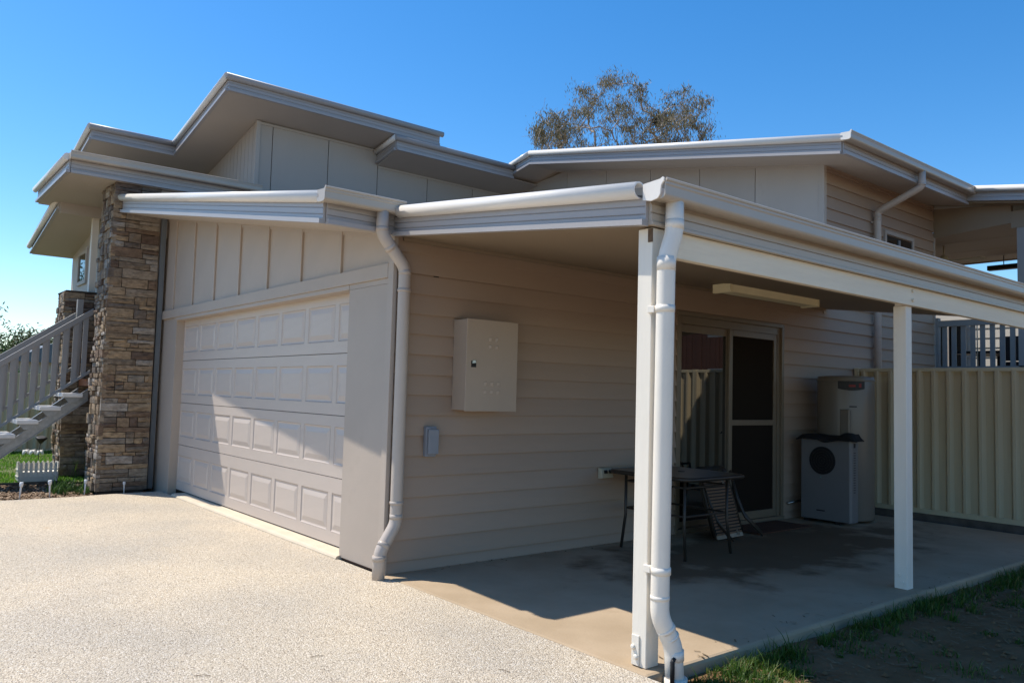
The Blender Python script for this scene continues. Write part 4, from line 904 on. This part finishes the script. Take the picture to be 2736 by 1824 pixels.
# lawn behind the bed
pts = []
for i in range(26000):
    y = 7.25+(12.9-7.25)*random.random()**1.2; x = random.uniform(-3.0, .2)
    pts.append((x, y, -.035, .7+.6*N(x, y, 0, 1.5)))
tag(blades('l', 0, pts, .03, .08, .006).build('lawn_grass', 'lawnblades', normals=False), 'short bright green lawn grass', 'grass', kind='stuff')
# grass along the slab edge and tufts on the dirt
pts = []
def tuft(cx, cy, r, n, s=1, z=-.07):
    for i in range(n):
        a = random.uniform(0, 6.283); q = r*math.sqrt(random.random()); pts.append((cx+q*math.cos(a), cy+q*math.sin(a), z, s*random.uniform(.5, 1.1)*(1.15-.5*q/r)))
for i in range(260):
    x = random.uniform(.5, 6.8); dens = .5+.9*N(x, 0, 1, 1.1)
    if random.random() > dens+.3: continue
    tuft(x, -2.63-abs(random.gauss(0, .10)), random.uniform(.03, .09), random.randint(20, 60), random.uniform(.6, 1.7))
for i in range(44): tuft(random.uniform(.22, .8), random.uniform(-3.0, -2.62), .07, 60, random.uniform(.6, 1.15))
for i in range(75): tuft(random.uniform(.9, 5), random.uniform(-4.2, -2.8), random.uniform(.03, .16), random.randint(12, 60), random.uniform(.4, 1.1))
for i in range(4): tuft(random.uniform(-.06, .06), random.uniform(-2.72, -2.58), .05, 30, .6)
for i in range(30): tuft(6.75+random.uniform(-.1, .08), random.uniform(-3, -.9), .03, 7, .7, -.06)
tag(blades('g', 0, pts, .04, .125, .0035, .9).build('edge_grass', 'grass', normals=False), 'green grass tufts growing along the patio slab edge and over the bare dirt', 'grass', kind='stuff')
# weeds in bed beside the pier
wd_ = thing('weed_clump', 'green weedy grass clump growing between the stone pier and pillar', 'plant', (-.85, 6.2, 0))
pts = []
for i in range(14): tuft(-.95+random.uniform(-.22, .26), 6.15+random.uniform(-.3, .4), .09, 50, random.uniform(.6, 1.2), -.04)
blades('w', 0, pts, .10, .30, .006, .9).build('leaves', 'leafg', wd_, normals=False)
pts = []; tuft(-.82, 6.4, .2, 22, 1.0, -.04); blades('w', 0, pts, .4, .8, .004, .5).build('seed_stems', 'grass', wd_, normals=False)
# mulch chips
mb = MB()
for i in range(5200):
    x = random.uniform(-2.4, -.75); y = random.uniform(5.44, 7.2); a = random.uniform(0, 3.14); l_ = random.uniform(.008, .026); w = random.uniform(.005, .012); z = -.04+random.uniform(-.005, .02)
    u = Vector((math.cos(a), math.sin(a), random.uniform(-.4, .4)))*l_; v = Vector((-math.sin(a), math.cos(a), random.uniform(-.5, .5)))*w; c = Vector((x, y, z))
    mb.add([c-u-v, c+u-v, c+u+v, c-u+v], [(0, 1, 2, 3)])
tag(mb.build('mulch', 'chips', normals=False), 'coarse brown bark mulch in the garden bed', 'mulch', kind='stuff')
mb = MB(); rl = random.Random(6)
for i in range(1700):
    x = rl.uniform(.3, 6.6); y = -2.6-abs(rl.gauss(0, .75)); a = rl.uniform(0, 3.14); l_ = rl.uniform(.008, .035); w = rl.uniform(.0015, .005); c = Vector((x, y, -.045+rl.uniform(-.012, .01)-.02*max(0, -y-3)))
    u = Vector((math.cos(a), math.sin(a), rl.uniform(-.25, .25)))*l_; v = Vector((-math.sin(a), math.cos(a), rl.uniform(-.3, .3)))*w; mb.add([c-u-v, c+u-v, c+u+v, c-u+v], [(0, 1, 2, 3)])
for i in range(170):
    x = rl.uniform(.2, 6.3); y = rl.choice([-2.55+abs(rl.gauss(0, .10)), -.03-abs(rl.gauss(0, .06))]); a = rl.uniform(0, 3.14); c = Vector((x, y, .009)); u = Vector((math.cos(a), math.sin(a), .1))*rl.uniform(.006, .022); v = Vector((-math.sin(a), math.cos(a), .1))*rl.uniform(.002, .006); mb.add([c-u-v, c+u-v, c+u+v, c-u+v], [(0, 1, 2, 3)])
tag(mb.build('dead_thatch', 'straw', normals=False), 'dry grass stalks and litter scattered over the bare dirt beside the patio', 'dry grass', kind='stuff')
mb = MB()
for i in range(900):
    x = rl.uniform(.2, 6.6); y = rl.uniform(-4.6, -2.62); r_ = rl.uniform(.006, .022); c = Vector((x, y, -.056-.02*max(0, -y-3)))
    q = [c+Vector((r_*math.cos(t)*rl.uniform(.7, 1.2), r_*math.sin(t)*rl.uniform(.7, 1.2), 0)) for t in (0, 1.3, 2.5, 3.8, 5)]; mb.add(q+[c+Vector((0, 0, r_*.8))], [(i_, (i_+1) % 5, 5) for i_ in range(5)])
tag(mb.build('soil_clods', 'dirt', normals=False), 'small clods of soil on the bare dirt beside the patio', 'soil', kind='stuff')
# twigs and leaf litter on the driveway
for i, (x, y, a) in enumerate(((-1.75, -1.35, .3), (-1.9, -1.9, .4), (-1.2, -1.4, .5), (-.55, -2.1, -.5))):
    u = Vector((math.cos(a-.8), math.sin(a-.8), 0))*.035
    c = Vector((x, y, .004)); tag(MB().tube([c-u, c+Vector((0, .004, .002)), c+u], .0014, 5).build('twig', 'twig'), ['thin brown twig lying leftmost but one on the driveway', 'thin brown twig lying lowest at the left of the driveway', 'thin brown twig in the middle of the driveway', 'thin pale twig near the patio slab on the driveway'][i], 'twig', 'twigs on the driveway')

def tree(name, label, base, H, spread, seed, leafm, barkm, nleaf, lsize, levels=5, droop=.5, lead=None, trunk_r=.25, group=None, thin=1.0, topleaf=.0, fork=3, upb=.5, lstr=2.2, clus=.35):
    rnd = random.Random(seed); t = thing(name, label, 'tree', base, group); mb = MB(); tips = []
    def br(p, d, L, r, lv):
        pts_ = [p]; q = Vector(p); dd = Vector(d); n = 4
        for i in range(n):
            dd = (dd+Vector((rnd.gauss(0, .16), rnd.gauss(0, .16), rnd.gauss(0, .1)+(upb*.12 if lv < 3 else -.02)))).normalized(); q = q+dd*L/n; pts_.append(Vector(q))
            if lv >= levels-2: tips.append((Vector(q), lv))
        mb.tube(pts_, r, 6 if lv < 2 else 4, cap=False, taper=[r*(1-.45*i/n) for i in range(n+1)])
        if lv < levels:
            k = fork if lv else fork+1
            for i in range(k):
                a = rnd.uniform(0, 6.283); sp_ = rnd.uniform(.35, .75)*spread
                sd_ = dd.orthogonal().normalized(); sd_.rotate(Matrix.Rotation(a, 3, dd)); nd = (dd+sd_*sp_+Vector((0, 0, upb*.25))).normalized()
                br(pts_[-1] if i < 2 else pts_[-2], nd, L*rnd.uniform(.62, .85), r*.55, lv+1)
    if isinstance(lead, list):
        mb.tube(lead, trunk_r, 10, taper=[trunk_r*(1-.5*i/(len(lead)-1)) for i in range(len(lead))]); 
    L0 = H*.30
    br(Vector(base), Vector((0, 0, 1)), L0, trunk_r, 0)
    mb.build('trunk', barkm, t, normals=False)
    lf = MB()
    for i in range(nleaf):
        p, lv = rnd.choice(tips); c = p+Vector((rnd.gauss(0, clus), rnd.gauss(0, clus), rnd.gauss(-clus*droop, clus*.8)))
        a = rnd.uniform(0, 6.283); u = Vector((math.cos(a)*.5, math.sin(a)*.5, -droop*2*rnd.uniform(.3, 1)+rnd.gauss(0, .3))).normalized()*lsize*rnd.uniform(.6, 1.3); v = u.cross(Vector((rnd.gauss(0, 1), rnd.gauss(0, 1), rnd.gauss(0, 1)))).normalized()*lsize/lstr*.5
        lf.v += [tuple(c-u), tuple(c+v), tuple(c+u), tuple(c-v)]; k = len(lf.v)-4; lf.f.append((k, k+1, k+2, k+3)); lf.sm.append(False)
    lf.build('crown', leafm, t, normals=False)
    return t, tips
# eucalyptus behind the roof, about 35 m away: crown grown clump by clump from a branching skeleton
rt = Vector((.773, -.634, 0)); dpv = Vector((.634, .773, 0)); c0_ = Vector((24.69, 20.77, 0))
OUT = [(a_, b_-.25) for a_, b_ in [(-4.25, 13), (-4.2, 14.6), (-3.3, 15.4), (-2.7, 15.3), (-2.25, 16.1), (-1.1, 16.95), (-.05, 17.2), (.6, 16.5), (1.0, 16.0), (1.4, 16.4), (2.6, 16.6), (3.55, 16.35), (4.05, 15.5), (4.25, 14.3), (4.2, 13)]]
def topz(u):
    for (a, za), (b, zb_) in zip(OUT[:-1], OUT[1:]):
        if a <= u <= b: return za+(zb_-za)*(u-a)/(b-a+1e-6)
    return 12
rn = random.Random(77); nodes = [(Vector((c0_.x, c0_.y, z)), k-1) for k, z in enumerate((0, 3, 6, 8))]
def W3(u, d, z): return c0_+rt*u+dpv*d+Vector((0, 0, z))
limb_tips = []
for (u, d, z) in ((-.3, .2, 16.3), (-2.8, .5, 14.3), (-1.6, -.8, 14.9), (1.2, .8, 14.7), (2.7, -.5, 15.2), (3.4, .6, 13.9), (.5, -1, 14.8), (-3.5, -.4, 13.2), (2.0, 1.2, 13.6)):
    prev = 3; P0 = nodes[3][0]; P1 = W3(u, d, z)
    for k in range(1, 9):
        t_ = k/8; q = P0.lerp(P1, t_)+Vector((0, 0, .9*math.sin(t_*math.pi)*(-.6 if abs(u) > 1 else .1)))+Vector((rn.gauss(0, .1), rn.gauss(0, .1), 0)); nodes.append((q, prev)); prev = len(nodes)-1
clumps = []
while len(clumps) < 340:
    u = rn.uniform(-4.3, 4.3); tz = topz(u); z = 12+(tz-12)*rn.random()**.6; dmax = 2.6*math.sqrt(max(0, 1-(u/4.6)**2)); d = rn.uniform(-dmax, dmax)
    tz -= .35*(abs(d)/2.6)
    if z > tz-.12: continue
    if noise.noise(Vector((u*1.1, z*1.1, d*.7))) < -.2: continue
    clumps.append(W3(u, d, z))
clumps.sort(key=lambda p: (p-nodes[3][0]).length)
ends = []
for c in clumps:
    best = min(range(3, len(nodes)), key=lambda i: (nodes[i][0]-c).length+max(0, nodes[i][0].z-c.z+.1)*2.5)
    p = nodes[best][0]; prev = best; L_ = (c-p).length; n_ = max(1, int(L_/.35))
    for k in range(1, n_+1):
        q = p.lerp(c, k/n_)+Vector((rn.gauss(0, .05), rn.gauss(0, .05), .10*math.sin(k/n_*math.pi)*L_+rn.gauss(0, .04))); nodes.append((q, prev)); prev = len(nodes)-1
    ends.append(prev)
cnt = [0]*len(nodes)
for e_ in ends:
    k = e_
    while k >= 0: cnt[k] += 1; k = nodes[k][1]
et = thing('eucalyptus_tree', 'sparse tall eucalyptus with pale branches rising behind the house roof', 'tree', (c0_.x, c0_.y, 0))
mb = MB()
for k in range(1, len(nodes)):
    p, par_ = nodes[k]; r1 = .0085*max(1, cnt[k])**.55; r0 = .0085*max(1, cnt[par_])**.55; mb.tube([nodes[par_][0], p], r1, 6 if r1 > .04 else 4, cap=False, taper=[min(r0, r1*1.5), r1])
mb.build('trunk', 'bark', et, normals=False)
lf = MB(); tw = MB()
for c in [nodes[e_][0] for e_ in ends]:
    R_ = rn.uniform(.12, .38); n_ = int(rn.uniform(14, 95)*R_/.25); 
    for j_ in range(5):
        q = c+Vector((rn.gauss(0, R_), rn.gauss(0, R_), rn.gauss(0, R_*.8))); tw.tube([c, (c+q)/2+Vector((0, 0, .06)), q], .006, 3, cap=False)
    for j_ in range(n_):
        q = c+Vector((rn.gauss(0, R_*.7), rn.gauss(0, R_*.7), rn.gauss(-R_*.25, R_*.6))); a = rn.uniform(0, 6.283)
        u_ = Vector((math.cos(a)*.45, math.sin(a)*.45, -1+rn.gauss(0, .35))).normalized()*rn.uniform(.06, .13); v_ = u_.cross(Vector((rn.gauss(0, 1), rn.gauss(0, 1), rn.gauss(0, 1)))).normalized()*.017
        k = len(lf.v); lf.v += [tuple(q-u_), tuple(q+v_), tuple(q+u_), tuple(q-v_)]; lf.f.append((k, k+1, k+2, k+3)); lf.sm.append(False)
tw.build('twigs', 'bark', et, normals=False); lf.build('crown', 'euc', et, normals=False)
nest = MB(); rn = random.Random(4)
for i in range(90):
    a = rn.uniform(0, 6.283); r_ = rn.uniform(.05, .32); c = Vector((26.05+r_*math.cos(a), 19.65+r_*math.sin(a), 14.75+rn.uniform(-.18, .18)*(1-r_))); u = Vector((rn.gauss(0, 1), rn.gauss(0, 1), rn.gauss(0, .5))).normalized()*.3
    nest.tube([c-u, c+u], .02, 4, cap=False)
tag(nest.build('bird_nest', 'nest'), 'dark stick nest lodged in the right half of the eucalyptus crown', 'nest')
tree('leafy_tree', 'bright green leafy tree at the left edge beyond the lawn fence', (-3.45, 25.0, 0), 6.3, 1.0, 3, 'leafg', 'neck', 26000, .07, levels=4, droop=.4, trunk_r=.14, fork=4, upb=.3, clus=.3, lstr=1.6)
tree('rounded_tree', 'rounded olive green tree behind the stair handrail', (1.45, 27.0, 0), 4.1, 1.1, 8, 'leafo', 'neck', 16000, .09, levels=4, droop=.2, trunk_r=.12, fork=4, upb=.2, clus=.28, lstr=1.6)
tree('hedge_shrub', 'dark green shrub just behind the lawn fence', (0.1, 15.2, 0), 2.1, 1.2, 12, 'leafg', 'neck', 9000, .06, levels=3, droop=.2, trunk_r=.06, fork=4, upb=.1, clus=.2, lstr=1.6)
tree('hedge_shrub', 'dark green shrub behind the lawn fence beside the pier', (1.0, 15.6, 0), 1.9, 1.2, 13, 'leafg', 'neck', 8000, .06, levels=3, droop=.2, trunk_r=.06, fork=4, upb=.1, clus=.2, lstr=1.6)
fh = thing('far_cottage', 'small distant house with a blue grey roof beyond the lawn fence', 'house', (1.3, 26, 0))
box('wall', 'fc', fh, .6, 2.6, 24, 27, 0, 2.0)
MB().prism([(.4, 23.7, 1.95), (2.8, 23.7, 1.95), (1.6, 23.7, 2.55)], [(.4, 27.3, 1.95), (2.8, 27.3, 1.95), (1.6, 27.3, 2.55)]).build('roof', 'bluegrey', fh)
# low distant greenery beyond the plot
for i, (x, y, h, lb) in enumerate(((-9, 30, 3.5, 'bushy tree far left beyond the lawn'), (5, 34, 3.0, 'bushy tree hidden behind the pier beyond the lawn'),)):
    tree('bushy_tree', lb, (x, y, 0), h, 1.1, 40+i, 'leafo', 'neck', 5000, .14, levels=3, droop=.2, trunk_r=.12, fork=4, upb=.2, clus=.4, lstr=1.6)
